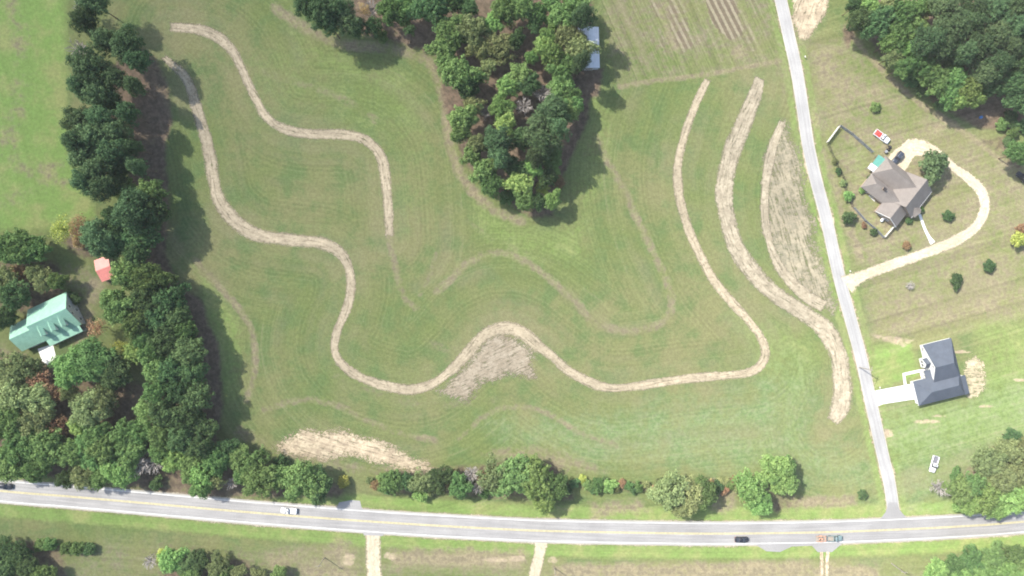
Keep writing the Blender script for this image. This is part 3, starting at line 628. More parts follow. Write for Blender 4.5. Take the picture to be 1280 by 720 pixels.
ORD = ['nearest', 'second nearest', 'third nearest', 'fourth nearest', 'fifth nearest', 'sixth nearest', 'seventh nearest', 'eighth nearest', 'ninth nearest', 'tenth nearest',
       'eleventh nearest', 'twelfth nearest', 'thirteenth nearest', 'fourteenth nearest', 'fifteenth nearest', 'sixteenth nearest']
def tree_label(i):
    reg, x, y, r, k, f = TREES[i]; ph, grp, lms = REG[reg]; nm = (SN if f == 's' else KN)[k]
    same = [t for t in TREES if t[0] == reg and t[4] == k and (t[5] == 's') == (f == 's')]
    if len(same) == 1: return 'the only %s %s' % (nm, ph)
    best = None
    for (lx, ly), txt in lms:
        d = math.hypot(x-lx, y-ly); rk = sum(math.hypot(t[1]-lx, t[2]-ly) < d for t in same)
        if best is None or (rk, d) < best[:2]: best = (rk, d, txt)
    return '%s %s, %s to %s' % (nm, ph, ORD[min(best[0], 15)], best[2])

def plant(i, reg, px, py, rpx, k, f, label=None, group=None, hh=None, name=None):
    g = random.Random(i*7+3); rm = rpx*S*(.90 if reg in ('wood', 'row') else .97)
    if f == 's':
        h = hh or rm*1.25; zc = h*.5
    elif k == 'P': h = hh or g.uniform(17.5, 22.5)
    elif reg in ('hedge',): h = hh or min(12.5, 4.5+rm*1.05)*g.uniform(.92, 1.05)
    elif reg in ('low', 'lowr'): h = hh or 3.0+rm*1.0
    elif reg in ('row', 'wood', 'grove'): h = hh or min(17, 6.5+rm*1.55)*g.uniform(.92, 1.08)
    else: h = hh or min(13.5, 4.5+rm*1.2)*g.uniform(.92, 1.08)
    ch = {'P': h*.31}.get(k, min(h*.36, rm*1.0)) if f != 's' else h*.62     # half height of the crown
    if f != 's': zc = h - ch*.92
    p = W(px, py, zc); nm = name or ('shrub' if f == 's' else 'pine_tree' if k == 'P' else 'bare_tree' if k == 'G' else 'broadleaf_tree')
    t = thing(nm, label or tree_label(i), 'shrub' if f == 's' else 'tree', (p.x, p.y, 0), g.uniform(0, 6.28), group or (REG[reg][1] if reg in REG else None))
    if k == 'G':
        b = link('branches', BARES[i % 3], t); b.scale = (rm, rm, h*.8)
        return t
    if f == 's': shape = 'shrub'
    elif k == 'P': shape = 'pine'
    elif k in 'YR': shape = 'sparse'
    elif k == 'O': shape = 'airy' if g.random() < .6 else 'broad'
    else: shape = 'broad' if g.random() < .85 else 'airy'
    c = link('crown', crown_data(shape, g.randrange(len(PROTO[shape])), k), t)
    c.location = (0, 0, zc); zs = PROTO_Z[shape]
    c.scale = (rm*g.uniform(.84, 1.14), rm*g.uniform(.84, 1.14), ch/zs*g.uniform(.85, 1.15)); c.rotation_euler = (g.uniform(-.16, .16), g.uniform(-.16, .16), 0)
    tr = link('stem' if f == 's' else 'trunk', STEM if f == 's' else TRUNKS[i % 3], t)
    q = max(rm*2.6, h*.55); tr.scale = (q, q, h*.93)
    return t
PROTO_Z = {'broad': .72, 'pine': 1.0, 'airy': .75, 'shrub': .80, 'sparse': .7}
for i, (reg, x, y, r, k, f) in enumerate(TREES): plant(i, reg, x, y, r, k, f)
# single trees and shrubs of the two yards at right
YG = 'garden trees and shrubs right of the side road'
for j, (x, y, r, k, f, lab, hh) in enumerate([
    (1165,208,17,'P','s','large round dark evergreen beside the gravel pad of the brown roofed house',8.0),
    (1060,245,7,'L','s','bright round shrub near the side road, upper of the two by the fence',None),
    (1060,272,9,'D','s','dense round dark shrub beside the lower fence near the side road',None),
    (1092,290,4.5,'D','s','small dark shrub halfway along the grey lower fence',None),
    (1080,282,3.5,'R','s','little brown shrub beside the grey lower fence',None),
    (1185,270,7,'D','s','round dark shrub inside the driveway loop below the house',None),
    (1195,351,8,'D','s','left of two round shrubs on the dry slope below the driveway',None),
    (1236,333,7,'D','s','right of two round shrubs on the dry slope below the driveway',None),
    (1137,357,6,'G','s','pale bare bush just below the lower driveway',None),
    (1133,307,5,'R','s','pale brown bush between the house and the lower driveway',None),
    (1094,134,6,'B','s','small lone tree in the dry grass above the white and red pickup',None),
    (1087,222,4,'D','s','small dark shrub against the back wing of the brown roofed house',None),
    (1077,238,4,'L','s','low bright shrub around the back patio of the brown roofed house',None),
    (1136,276,4.5,'D','s','dark foundation shrub at the front gable of the brown roofed house',None),
    (1150,262,4.5,'B','s','foundation shrub beside the front walk of the brown roofed house',None),
    (1043,201,4,'O','s','upper scruffy shrub along the side road fence of the back yard',None),
    (1048,214,4,'D','s','middle scruffy shrub along the side road fence of the back yard',None),
    (1054,229,4,'O','s','lower scruffy shrub along the side road fence of the back yard',None),
    (1273,299,9,'Y','s','yellow autumn tree at the right edge beyond the driveway',5.0),
    (1276,287,8,'R','s','rusty orange tree at the right edge above the yellow one',5.0)]):
    plant(900+j, 'x', x, y, r, k, f, lab, YG, hh, 'tree' if j in (10, 18, 19) else None)

# ---------------------------------------------------------------- houses
def roof_bm(bm, x0, x1, y0, y1, axis, ze, zr, oh=.45, h0=0.0, h1=0.0, th=.18):
    """ridge along axis; h0/h1 = inset of the ridge at the low/high end (0 = gable)"""
    X0, X1, Y0, Y1 = x0-oh, x1+oh, y0-oh, y1+oh
    if axis == 'x':
        hw = (y1-y0)/2; zd = ze-(zr-ze)*oh/hw; cy = (y0+y1)/2
        pts = [(X0,Y0,zd),(X1,Y0,zd),(X1,Y1,zd),(X0,Y1,zd),(X0+h0,cy,zr),(X1-h1,cy,zr)]
    else:
        hw = (x1-x0)/2; zd = ze-(zr-ze)*oh/hw; cx = (x0+x1)/2
        pts = [(X1,Y0,zd),(X1,Y1,zd),(X0,Y1,zd),(X0,Y0,zd),(cx,Y0+h0,zr),(cx,Y1-h1,zr)]
    top = [bm.verts.new(p) for p in pts]; bot = [bm.verts.new((p[0],p[1],p[2]-th)) for p in pts]
    fs = [(0,1,5,4),(2,3,4,5)]
    if h0: fs.append((3,0,4))
    if h1: fs.append((1,2,5))
    for f in fs:
        bm.faces.new([top[i] for i in f]); bm.faces.new([bot[i] for i in f][::-1])
    ed = [(0,1),(2,3)] + ([(3,0)] if h0 else [(3,4),(4,0)]) + ([(1,2)] if h1 else [(1,5),(5,2)])
    for a, b in ed:
        bm.faces.new((bot[a],bot[b],top[b],top[a]))
def gable_wall(bm, x0, x1, y0, y1, axis, ze, zr, z0=0.0, g0=True, g1=True):
    box(bm, x0, x1, y0, y1, z0, ze)
    for on, e in ((g0, 0), (g1, 1)):
        if not on: continue
        if axis == 'x':
            x = x1-.2 if e else x0; cy = (y0+y1)/2
            a = [(x,y0+.05,ze),(x,y1-.05,ze),(x,cy,zr-.22)]; d = Vector((.2,0,0))
        else:
            y = y1-.2 if e else y0; cx = (x0+x1)/2
            a = [(x1-.05,y,ze),(x0+.05,y,ze),(cx,y,zr-.22)]; d = Vector((0,.2,0))
        A = [bm.verts.new(p) for p in a]; B = [bm.verts.new(Vector(p)+d) for p in a]
        bm.faces.new(A[::-1]); bm.faces.new(B)
        for i in range(3): bm.faces.new((A[i],A[(i+1)%3],B[(i+1)%3],B[i]))
def opening(root, kind, side, at, u, z0, w, h, frame='trim', fill='glass'):
    """a window or door standing proud of the wall plane at `at` on side '-x','+x','-y','+y'"""
    s = -1 if side[0] == '-' else 1
    def bb(a, b, c0, c1, d0, d1):
        lo, hi = sorted((at+s*d0, at+s*d1))
        return (lo, hi, a, b, c0, c1) if side[1] == 'x' else (a, b, lo, hi, c0, c1)
    bm = bmesh.new(); e = .11
    for q in (bb(u-w/2-e, u-w/2, z0-e, z0+h+e, .01, .10), bb(u+w/2, u+w/2+e, z0-e, z0+h+e, .01, .10),
              bb(u-w/2, u+w/2, z0+h, z0+h+e, .01, .10), bb(u-w/2, u+w/2, z0-e, z0, .01, .12)): box(bm, *q)
    f = obj(kind, bm, M[frame], root)
    bm = bmesh.new(); box(bm, *bb(u-w/2, u+w/2, z0, z0+h, .015, .05))
    obj('pane' if kind == 'window' else 'door_leaf', bm, M[fill], f)
    if kind == 'window':
        bm = bmesh.new(); box(bm, *bb(u-.025, u+.025, z0, z0+h, .055, .075)); box(bm, *bb(u-w/2, u-.026, z0+h/2-.025, z0+h/2+.025, .055, .075)); box(bm, *bb(u+.026, u+w/2, z0+h/2-.025, z0+h/2+.025, .055, .075))
        obj('muntin', bm, M[frame], f)
    return f
q = S
# brown roofed house: local x to lower right, local y to upper right
h1 = thing('house', 'brown shingled house with several roof wings inside the driveway loop', 'house', W(1135,250), R(-37.9))
mx0, mx1, my0, my1 = -24*q, 12*q, -18*q, 21*q
bm = bmesh.new(); gable_wall(bm, mx0, mx1, my0, my1, 'y', 2.9, 6.9)
gable_wall(bm, -24.8*q, 4*q, -38*q, -17.5*q, 'y', 2.88, 5.3, g1=False)
box(bm, -57*q, -23*q, -3.5*q, 20.5*q, 0, 2.86); box(bm, -57.5*q, -23.5*q, -25.5*q, -7*q, 0, 2.84)
obj('wall', bm, M['brick'], h1)
bm = bmesh.new(); roof_bm(bm, mx0, mx1, my0, my1, 'y', 2.9, 7.0, .5, 0, 0); obj('roof', bm, M['shingle_brown'], h1)
bm = bmesh.new(); roof_bm(bm, -24.8*q, 4*q, -38*q, -10*q, 'y', 2.88, 5.5, .45, 0, 0); obj('roof', bm, M['shingle_brown'], h1)
bm = bmesh.new(); roof_bm(bm, -57*q, -8*q, -3.5*q, 20.5*q, 'x', 2.86, 6.3, .5, 3.4, 0); obj('roof', bm, M['shingle_brown'], h1)
bm = bmesh.new(); roof_bm(bm, -57.5*q, -12*q, -25.5*q, -7*q, 'x', 2.84, 5.3, .4, 2.6, 0); obj('roof', bm, M['shingle_brown'], h1)
bm = bmesh.new(); box(bm, -40*q, -36.5*q, -17.5*q, -15*q, 2.5, 6.0); ch = obj('chimney', bm, M['brick'], h1)
bm = bmesh.new(); box(bm, -40.4*q, -36.1*q, -17.9*q, -14.6*q, 6.003, 6.15); obj('chimney_cap', bm, M['dark'], ch)
# front cross gable and porch
bm = bmesh.new(); roof_bm(bm, 2*q, 15.5*q, -15*q, -4*q, 'x', 2.8, 4.3, .3); obj('porch_roof', bm, M['shingle_brown'], h1)
bm = bmesh.new(); box(bm, -2*q, 15*q, 9.7*q, 10.3*q, 0, .01); bm.free()
for yy in (-14.2, -4.8):
    bm = bmesh.new(); tube(bm, [(14.8*q, yy*q, 0), (14.8*q, yy*q, 2.75)], [.11, .10], 8); obj('porch_post', bm, M['trim'], h1)
bm = bmesh.new(); box(bm, 4.05*q, 4.05*q+.14, -38.2*q, -19*q, 2.62, 2.78); box(bm, mx1+.36, mx1+.52, my0-.4, my1+.3, 2.40, 2.54); obj('gutter', bm, M['trim'], h1)
bm = bmesh.new()
for sgn in (-1, 1):
    x_a = -10.4*q; x_b = x_a + sgn*(14.4*q+.45)
    za = 5.53; zb = 2.88-(5.5-2.88)*.45/(14.4*q)+.02
    v = [bm.verts.new(p) for p in ((x_a,-38*q-.47,za),(x_b,-38*q-.47,zb),(x_b,-38*q-.47,zb-.26),(x_a,-38*q-.47,za-.26))]
    w = [bm.verts.new(p.co+Vector((0,-.09,0))) for p in v]
    bm.faces.new(v); bm.faces.new(w[::-1])
    for a in range(4): bm.faces.new((v[a],w[a],w[(a+1)%4],v[(a+1)%4]))
obj('barge_board', bm, M['trim'], h1)
for yy in (-33, -25): opening(h1, 'window', '+x', 4*q, yy*q, .9, 1.2, 1.3)
for yy in (2, 16): opening(h1, 'window', '+x', mx1, yy*q, .9, 1.3, 1.3)
opening(h1, 'door', '+x', mx1, -9*q, .05, 1.0, 2.1, 'trim', 'wood')
for xx in (-18, -8): opening(h1, 'window', '-y', -38*q, xx*q, .9, 1.1, 1.3)
for xx in (-50, -40): opening(h1, 'window', '-y', -25.5*q, xx*q, .9, 1.4, 1.3)
opening(h1, 'door', '+y', 20.5*q, -43*q, .03, 4.8, 2.2, 'trim', 'siding_white')
# back patio with pale slab
slab('patio', [(1079,231),(1086,223),(1100,240),(1093,252),(1086,245)], M['concrete'], .02, 'pale slab patio behind the brown roofed house', cat='patio')
# lean-to shelter
sh = thing('lean_to_shelter', 'small open shelter with one teal and one white roof panel', 'shelter', W(1090,208), R(-35))
def panel(bm, P, th=.06):
    a = [bm.verts.new(p) for p in P]; b = [bm.verts.new(Vector(p)-Vector((0,0,th))) for p in P]; n = len(P)
    bm.faces.new(a); bm.faces.new(b[::-1])
    for i in range(n): bm.faces.new((b[i], b[(i+1)%n], a[(i+1)%n], a[i]))
bm = bmesh.new(); panel(bm, [(-1.4,-.2,2.7),(1.5,-.2,2.7),(1.5,3.4,2.95),(-1.4,3.4,2.95)]); obj('roof_panel', bm, M['metal_teal'], sh)['label'] = 'teal metal roof panel'
bm = bmesh.new(); panel(bm, [(-1.75,-2.4,2.45),(1.6,-2.4,2.45),(1.6,-.25,2.6),(-1.75,-.25,2.6)]); obj('roof_panel', bm, M['metal_white'], sh)['label'] = 'white metal roof panel'
for xx, yy, zz in ((-1.6,-2.2,2.38),(1.4,-2.2,2.38),(-1.25,3.2,2.85),(1.3,3.2,2.85),(-1.3,.1,2.64),(1.4,.1,2.64)):
    obj('post', bxm(xx-.05, xx+.05, yy-.05, yy+.05, 0, zz), M['wood'], sh)

# grey roofed new house: local x right, local y up
h2 = thing('house', 'new white house under a blue grey hipped roof beside its concrete drive', 'house', W(1172,460), R(14.0))
bm = bmesh.new(); gable_wall(bm, -15*q, 18.5*q, -18*q, 33*q, 'x', 2.9, 6.85, g1=False); box(bm, -37.5*q, 18.3*q, -36*q, -8*q, 0, 2.88); box(bm, 18.4*q, 25*q, -36.5*q, -15*q, 0, 2.5)
gable_wall(bm, -20*q, -14.8*q, 6*q, 17*q, 'x', 2.87, 4.2, g1=False)
obj('wall', bm, M['siding_white'], h2)
bm = bmesh.new(); roof_bm(bm, -15*q, 18.5*q, -18*q, 33*q, 'x', 2.9, 7.0, .4, 0, 3.6); obj('roof', bm, M['shingle_grey'], h2)
bm = bmesh.new(); roof_bm(bm, -37.5*q, 18.42*q, -36*q, -8*q, 'x', 2.88, 5.5, .42, 4.0, 3.0); obj('roof', bm, M['shingle_grey'], h2)
bm = bmesh.new(); roof_bm(bm, -20*q, -13*q, 6*q, 17*q, 'x', 2.87, 4.35, .25, 0, 0); obj('roof', bm, M['shingle_grey'], h2)
bm = bmesh.new(); panel(bm, [(18.5*q,-37.5*q,3.25),(26*q,-37.5*q,2.5),(26*q,-14*q,2.5),(18.5*q,-14*q,3.25)], .15); obj('rear_roof', bm, M['shingle_grey'], h2)
bm = bmesh.new(); box(bm, -23*q, -15.2*q, -7.6*q, 3.3*q, 0, .15); obj('porch_step', bm, M['concrete'], h2)
bm = bmesh.new(); panel(bm, [(-22.5*q,-7.8*q,2.5),(-14*q,-7.8*q,2.95),(-14*q,3.2*q,2.95),(-22.5*q,3.2*q,2.5)], .12); obj('porch_roof', bm, M['shingle_grey'], h2)
for yy in (-6.5, -2, 2.4):
    obj('porch_post', bxm(-21.8*q-.1, -21.8*q+.1, yy*q-.1, yy*q+.1, .153, 2.4), M['trim'], h2)
opening(h2, 'door', '-x', -15*q, -3*q, .16, 1.0, 2.1, 'trim', 'wood')
opening(h2, 'window', '-x', -20*q, 9.3*q, .8, .9, 1.4); opening(h2, 'window', '-x', -20*q, 13.7*q, .8, .9, 1.4); opening(h2, 'window', '-x', -15*q, 7.4*q, 4.6, .8, 1.0)
opening(h2, 'window', '-x', -15*q, 28*q, .9, 1.1, 1.3)
opening(h2, 'door', '-x', -37.5*q, -22*q, .03, 4.9, 2.2, 'trim', 'siding_grey')
for xx in (-28, -5, 8): opening(h2, 'window', '-y', (-36 if xx < -14 else -36)*q, xx*q, .9, 1.1, 1.2) if xx < -14 else None
for yy in (-2, 14, 26): opening(h2, 'window', '+x', 18.5*q, yy*q, .9, 1.2, 1.2)
bm = bmesh.new(); box(bm, -15*q-.52, -15*q-.42, 18*q, 33*q+.4, 2.36, 2.50); box(bm, -15*q-.3, 18*q, 33*q+.42, 33*q+.52, 2.36, 2.5); box(bm, -37.5*q-.52, -37.5*q-.42, -36*q-.3, -8*q+.3, 2.40, 2.54); obj('gutter', bm, M['trim'], h2)

# green roofed house: local x to upper right, local y to upper left
h3 = thing('house', 'house with a pale green metal roof and three dormers among the left trees', 'house', W(70,405), R(24.8))
bm = bmesh.new(); gable_wall(bm, -17*q, 34*q, -15*q, 27*q, 'x', 3.3, 7.3); gable_wall(bm, -45*q, -16.8*q, -14*q, 18*q, 'x', 3.0, 5.9, g1=False)
obj('wall', bm, M['siding_grey'], h3)
bm = bmesh.new(); roof_bm(bm, -17*q, 34*q, -15*q, 27*q, 'x', 3.3, 7.5, .3); obj('roof', bm, M['metal_green'], h3)
bm = bmesh.new(); roof_bm(bm, -45*q, -17.6*q, -14*q, 18*q, 'x', 3.0, 6.1, .4); obj('roof', bm, M['metal_green'], h3)
bm = bmesh.new(); panel(bm, [(-13*q,-24*q,2.45),(32*q,-24*q,2.45),(32*q,-15.2*q,3.15),(-13*q,-15.2*q,3.15)], .1); obj('porch_roof', bm, M['metal_green'], h3)
bm = bmesh.new(); box(bm, -13*q, 32*q, -23.5*q, -15.1*q, 0, .25); obj('porch_floor', bm, M['wood'], h3)
for xx in (-12, 0, 11, 21, 31): obj('porch_post', bxm(xx*q-.08, xx*q+.08, -23.3*q-.08, -23.3*q+.08, .253, 2.38), M['trim'], h3)
for xs in (-7, 7, 20.5):
    bm = bmesh.new(); box(bm, xs*q-.75, xs*q+.75, -10.5*q, 1*q, 4.2, 6.1); dm = obj('dormer', bm, M['siding_white'], h3)
    bm = bmesh.new(); roof_bm(bm, xs*q-.75, xs*q+.75, -10.5*q, 3.5*q, 'y', 6.12, 6.9, .22, 0, 0, .1); obj('dormer_roof', bm, M['metal_green'], dm)
    f = bmesh.new(); box(f, xs*q-.4, xs*q+.4, -10.5*q-.06, -10.5*q-.01, 4.75, 5.85); obj('dormer_window', f, M['glass'], dm)
for yy in (-8, 4, 16): opening(h3, 'window', '+x', 34*q, yy*q, .9, 1.0, 1.4)
for yy in (0, 9): opening(h3, 'window', '+x', 34*q, yy*q, 4.0, .9, 1.2)
opening(h3, 'door', '-y', -15*q, 10*q, .26, 1.0, 2.1, 'trim', 'wood')
for xx in (-2, 22): opening(h3, 'window', '-y', -15*q, xx*q, .9, 1.1, 1.3)
opening(h3, 'door', '-y', -14*q, -30*q, .03, 4.6, 2.2, 'trim', 'siding_white')
for xx in (0, 18): opening(h3, 'window', '+y', 27*q, xx*q, .9, 1.1, 1.3)
bm = bmesh.new(); box(bm, 34*q+.44, 34*q+.5, -15*q-.3, -15*q+.5, 2.6, 2.9); bm.free()

# sheds
s1 = thing('shed', 'small shed with a red metal roof beside the left tree row', 'shed', W(136,336), R(-69))
bm = bmesh.new(); gable_wall(bm, -3.7, 3.7, -2.3, 2.3, 'y', 2.4, 3.5); obj('wall', bm, M['wood'], s1)
bm = bmesh.new(); roof_bm(bm, -3.7, 3.7, -2.3, 2.3, 'y', 2.4, 3.65, .3, 0, 0, .08); obj('roof', bm, M['metal_red'], s1)
opening(s1, 'door', '+x', 3.7, 0, .03, 1.8, 2.0, 'trim', 'wood'); opening(s1, 'window', '-y', -2.3, 1.0, 1.0, .8, .8)
s2 = thing('shed', 'long shed with a white metal roof half under the central wood', 'shed', W(735,63), R(1.5))
bm = bmesh.new(); gable_wall(bm, -3.3, 3.3, -6.8, 6.8, 'y', 2.8, 3.3); obj('wall', bm, M['siding_grey'], s2)
bm = bmesh.new(); roof_bm(bm, -3.3, 3.3, -6.8, 6.8, 'y', 2.8, 3.45, .3, 0, 0, .08); obj('roof', bm, M['metal_white'], s2)
opening(s2, 'door', '-y', -6.8, 0, .03, 2.6, 2.2, 'trim', 'wood'); opening(s2, 'window', '+x', 3.3, 3, 1.0, 1.0, .8)

# ---------------------------------------------------------------- fences, poles and small things
def fence(label, pts, h, mat, board=True):
    P = [W(*p) for p in pts]; root = thing('fence', label, 'fence', P[0], 0.0, None)
    for a, b in zip(P, P[1:]):
        a = a-P[0]; b = b-P[0]; L = (b-a).length; ang = math.atan2(b.y-a.y, b.x-a.x); n = max(1, round(L/2.4))
        bm = bmesh.new(); w = L/n
        for k in range(n):
            for zz in (.25, h*.55, h-.2): box(bm, k*w+.07, (k+1)*w-.07, -.02, .02, zz, zz+.09)
            m = int((w-.14)/(.17 if board else .5))
            for j in range(m):
                x = k*w+.09+j*(w-.16)/m; box(bm, x, x+(.14 if board else .05), .022, .05, .08, h)
        o = obj('panel', bm, mat, root); o.location = a; o.rotation_euler = (0,0,ang)
        for k in range(n+1):
            bm = bmesh.new(); box(bm, -.06, .06, -.06, .06, 0, h+.12); p = obj('post', bm, mat, root)
            p.location = a+(b-a)*(k/n); p.rotation_euler = (0,0,ang)
fence('tall pale board fence at the upper corner of the back yard', [(1033,178),(1047,159)], 2.0, M['fence_white'])
fence('grey board fence running from the pale fence to the teal roof', [(1048.5,158),(1063,168),(1078,181),(1089,191)], 2.0, M['fence_grey'])
fence('dark wire and picket fence along the side road edge of the yard', [(1034,181),(1044,205),(1053,222),(1056,240),(1064,258)], 1.8, M['dark'], False)
fence('grey lower fence of the back yard below the round shrub', [(1066,260),(1080,276),(1093,287),(1103,297)], 1.8, M['fence_grey'])
fence('white board fence joining the front gable to the grey lower fence', [(1104.5,296.5),(1116,283)], 1.7, M['fence_white'])

def pole(label, px, py, h=9.5, rz=0.0):
    t = thing('utility_pole', label, 'utility pole', W(px, py), rz, 'utility poles by the roads')
    bm = bmesh.new(); tube(bm, [(0,0,0),(0,0,h*.5),(0,0,h)], [.17,.15,.11], 9); obj('post', bm, M['wood'], t)
    obj('crossarm', bxm(-1.1, 1.1, .12, .24, h-.75, h-.6), M['wood'], t)
    for x in (-1.0, -.35, .35, 1.0):
        bm = bmesh.new(); tube(bm, [(x,.18,h-.597),(x,.18,h-.42)], [.05,.04], 6); obj('insulator', bm, M['steel'], t)
pole('wooden utility pole beside the side road near the concrete drive', 1074, 459, 9.3, 1.3)
pole('wooden utility pole left of the widest gravel drive', 406, 697, 8.5, .1)
pole('wooden utility pole just right of the narrow gravel drive', 693, 710, 8.5, 0)
pole('wooden utility pole beside the lower right thicket', 1114, 704, 8.8, -.1)

def mailbox(label, px, py, rz):
    t = thing('mailbox', label, 'mailbox', W(px, py), rz, 'mailboxes by the side road')
    obj('post', bxm(-.05,.05,-.05,.05,0,1.0), M['wood'], t)
    bm = bmesh.new(); prof = [(-.13,1.003),(.13,1.003),(.13,1.16),(.09,1.25),(0,1.29),(-.09,1.25),(-.13,1.16)]
    a = [bm.verts.new((x,-.28,z)) for x, z in prof]; b = [bm.verts.new((x,.28,z)) for x, z in prof]
    bm.faces.new(a); bm.faces.new(b[::-1])
    for i in range(7): bm.faces.new((a[(i+1)%7],a[i],b[i],b[(i+1)%7]))
    obj('box', bm, M['fence_white'], t); obj('flag', bxm(.135,.155,-.1,.1,1.12,1.3), M['redlamp'], t)
mailbox('pale mailbox at the mouth of the concrete drive', 1098, 484, .3)
mailbox('mailbox by the upper side road below the sand pullout', 1005, 72, .3)
mailbox('mailbox at the mouth of the curving gravel driveway', 1061, 339, .3)

def tank(label, px, py, rz, mat, L=1.6, r=.5):
    t = thing('gas_tank', label, 'gas tank', W(px, py), rz)
    bm = bmesh.new(); tube(bm, [(-L/2-.02,0,r+.25),(-L/2+.1,0,r+.25),(-L/2+.3,0,r+.25),(L/2-.3,0,r+.25),(L/2-.1,0,r+.25),(L/2+.02,0,r+.25)], [r*.25,r*.75,r,r,r*.75,r*.25], 14); obj('vessel', bm, mat, t, True)
    bm = bmesh.new(); tube(bm, [(0,0,2*r+.24),(0,0,2*r+.42)], [.17,.14], 10); obj('valve_cover', bm, M['steel'], t)
    for x in (-.5, .5): obj('foot', bxm(x-.08, x+.08, -.35, .35, 0, .42), M['dark'], t)
tank('white gas tank on the lawn inside the lower fence', 1101.5, 275, .9, M['p_white'])

def barrel(px, py):
    t = thing('barrel', 'blue barrel on the ground at the edge of the upper right wood', 'barrel', W(px, py))
    bm = bmesh.new(); tube(bm, [(0,0,0),(0,0,.3),(0,0,.6),(0,0,.95)], [.42,.48,.48,.42], 16); obj('drum', bm, M['blue'], t, True)
    bm = bmesh.new(); tube(bm, [(0,0,.953),(0,0,1.0)], [.38,.38], 16); obj('lid', bm, M['blue'], t)
barrel(1225, 147)

def wheel(root, x, y, r, wd):
    bm = bmesh.new(); s = 1 if y > 0 else -1
    tube(bm, [(x,y-wd/2,r),(x,y-wd/2+.03,r),(x,y+wd/2-.03,r),(x,y+wd/2,r)], [r-.05,r,r,r-.05], 18); w = obj('wheel', bm, M['rubber'], root)
    bm = bmesh.new(); ye = y+s*(wd/2+.003); tube(bm, [(x,ye,r),(x,ye+s*.02,r)], [r*.62,r*.55], 14); obj('rim', bm, M['steel'], w)
def loft(bm, secs):
    """secs: list of (x, halfwidth, zlow, ztop, shoulder)"""
    rings = []
    for x, w, z0, z1, sh in secs:
        pr = [(-w*.92,z0),(-w,z0+.12),(-w,z0+(z1-z0)*.62),(-w*sh,z1-.02),(-w*sh*.6,z1+.015),(w*sh*.6,z1+.015),(w*sh,z1-.02),(w,z0+(z1-z0)*.62),(w,z0+.12),(w*.92,z0)]
        rings.append([bm.verts.new((x, a, b)) for a, b in pr])
    n = len(rings[0])
    for r0, r1 in zip(rings, rings[1:]):
        for k in range(n): bm.faces.new((r0[k], r0[(k+1)%n], r1[(k+1)%n], r1[k]))
    bm.faces.new(rings[0]); bm.faces.new(rings[-1][::-1])
    bmesh.ops.recalc_face_normals(bm, faces=bm.faces)
def frustum(bm, xa0, xa1, wa, za, xb0, xb1, wb, zb):
    v = [bm.verts.new(p) for p in ((xa0,-wa,za),(xa1,-wa,za),(xa1,wa,za),(xa0,wa,za),(xb0,-wb,zb),(xb1,-wb,zb),(xb1,wb,zb),(xb0,wb,zb))]
    for f in ((3,2,1,0),(4,5,6,7),(0,1,5,4),(1,2,6,5),(2,3,7,6),(3,0,4,7)): bm.faces.new([v[i] for i in f])
def lights(root, xf, xr, w, z):
    for y in (-1, 1):
        obj('headlight', bxm(xf-.05, xf+.025, y*(w-.18)-.16, y*(w-.18)+.16, z-.08, z+.08), M['lamp'], root)
        obj('tail_light', bxm(xr-.025, xr+.04, y*(w-.16)-.12, y*(w-.16)+.12, z-.04, z+.16), M['redlamp'], root)
def mirrors(root, x, w, z, m):
    for y in (-1, 1): obj('mirror', bxm(x-.09, x+.09, min(y*(w+.01), y*(w+.22)), max(y*(w+.01), y*(w+.22)), z, z+.16), m, root)
def car(name, label, cat, px, py, rz, m, L=4.7, w=.92, suv=False, group='cars and trucks in view'):
    t = thing(name, label, cat, W(px, py), rz, group); k = L/2; top = 1.72 if suv else 1.43
    bm = bmesh.new()
    if suv: loft(bm, [(-k,w*.86,.42,.92,.86),(-k+.25,w*.97,.30,1.06,.92),(-k*.4,w,.28,1.08,.93),(k*.35,w,.28,1.06,.93),(k*.62,w*.98,.28,1.02,.90),(k-.25,w*.92,.30,.94,.88),(k,w*.80,.40,.78,.84)])
    else: loft(bm, [(-k,w*.84,.42,.84,.86),(-k+.25,w*.96,.30,.96,.88),(-k*.45,w,.26,.98,.93),(k*.35,w,.26,.96,.93),(k*.62,w*.97,.26,.90,.90),(k-.25,w*.90,.28,.80,.88),(k,w*.76,.38,.66,.84)])
    obj('body', bm, m, t, True)
    if suv: fr = (-k+.22, k*.40, w*.90, 1.05, -k+.50, k*.12, w*.76, top)
    else: fr = (-k*.74, k*.42, w*.89, .94, -k*.42, k*.06, w*.72, top)
    bm = bmesh.new(); frustum(bm, *fr); obj('window_glass', bm, M['glass'], t)
    bm = bmesh.new(); frustum(bm, fr[4]-.04, fr[5]+.05, fr[6]+.04, top-.03, fr[4]+.08, fr[5]-.05, fr[6]-.06, top+.05); obj('roof', bm, m, t, True)
    if suv: obj('roof_rail', bxm(fr[4]+.2, fr[5]-.2, fr[6]-.16, fr[6]-.11, top+.03, top+.10), M['steel'], t); obj('roof_rail', bxm(fr[4]+.2, fr[5]-.2, -fr[6]+.11, -fr[6]+.16, top+.03, top+.10), M['steel'], t)
    for x in (-k*.60, k*.60):
        for y in (-1, 1): wheel(t, x, y*(w-.09), .34, .22)
    lights(t, k*.97, -k, w*.9, .66); mirrors(t, fr[1]-.35, w*.88, 1.0, m)
    return t
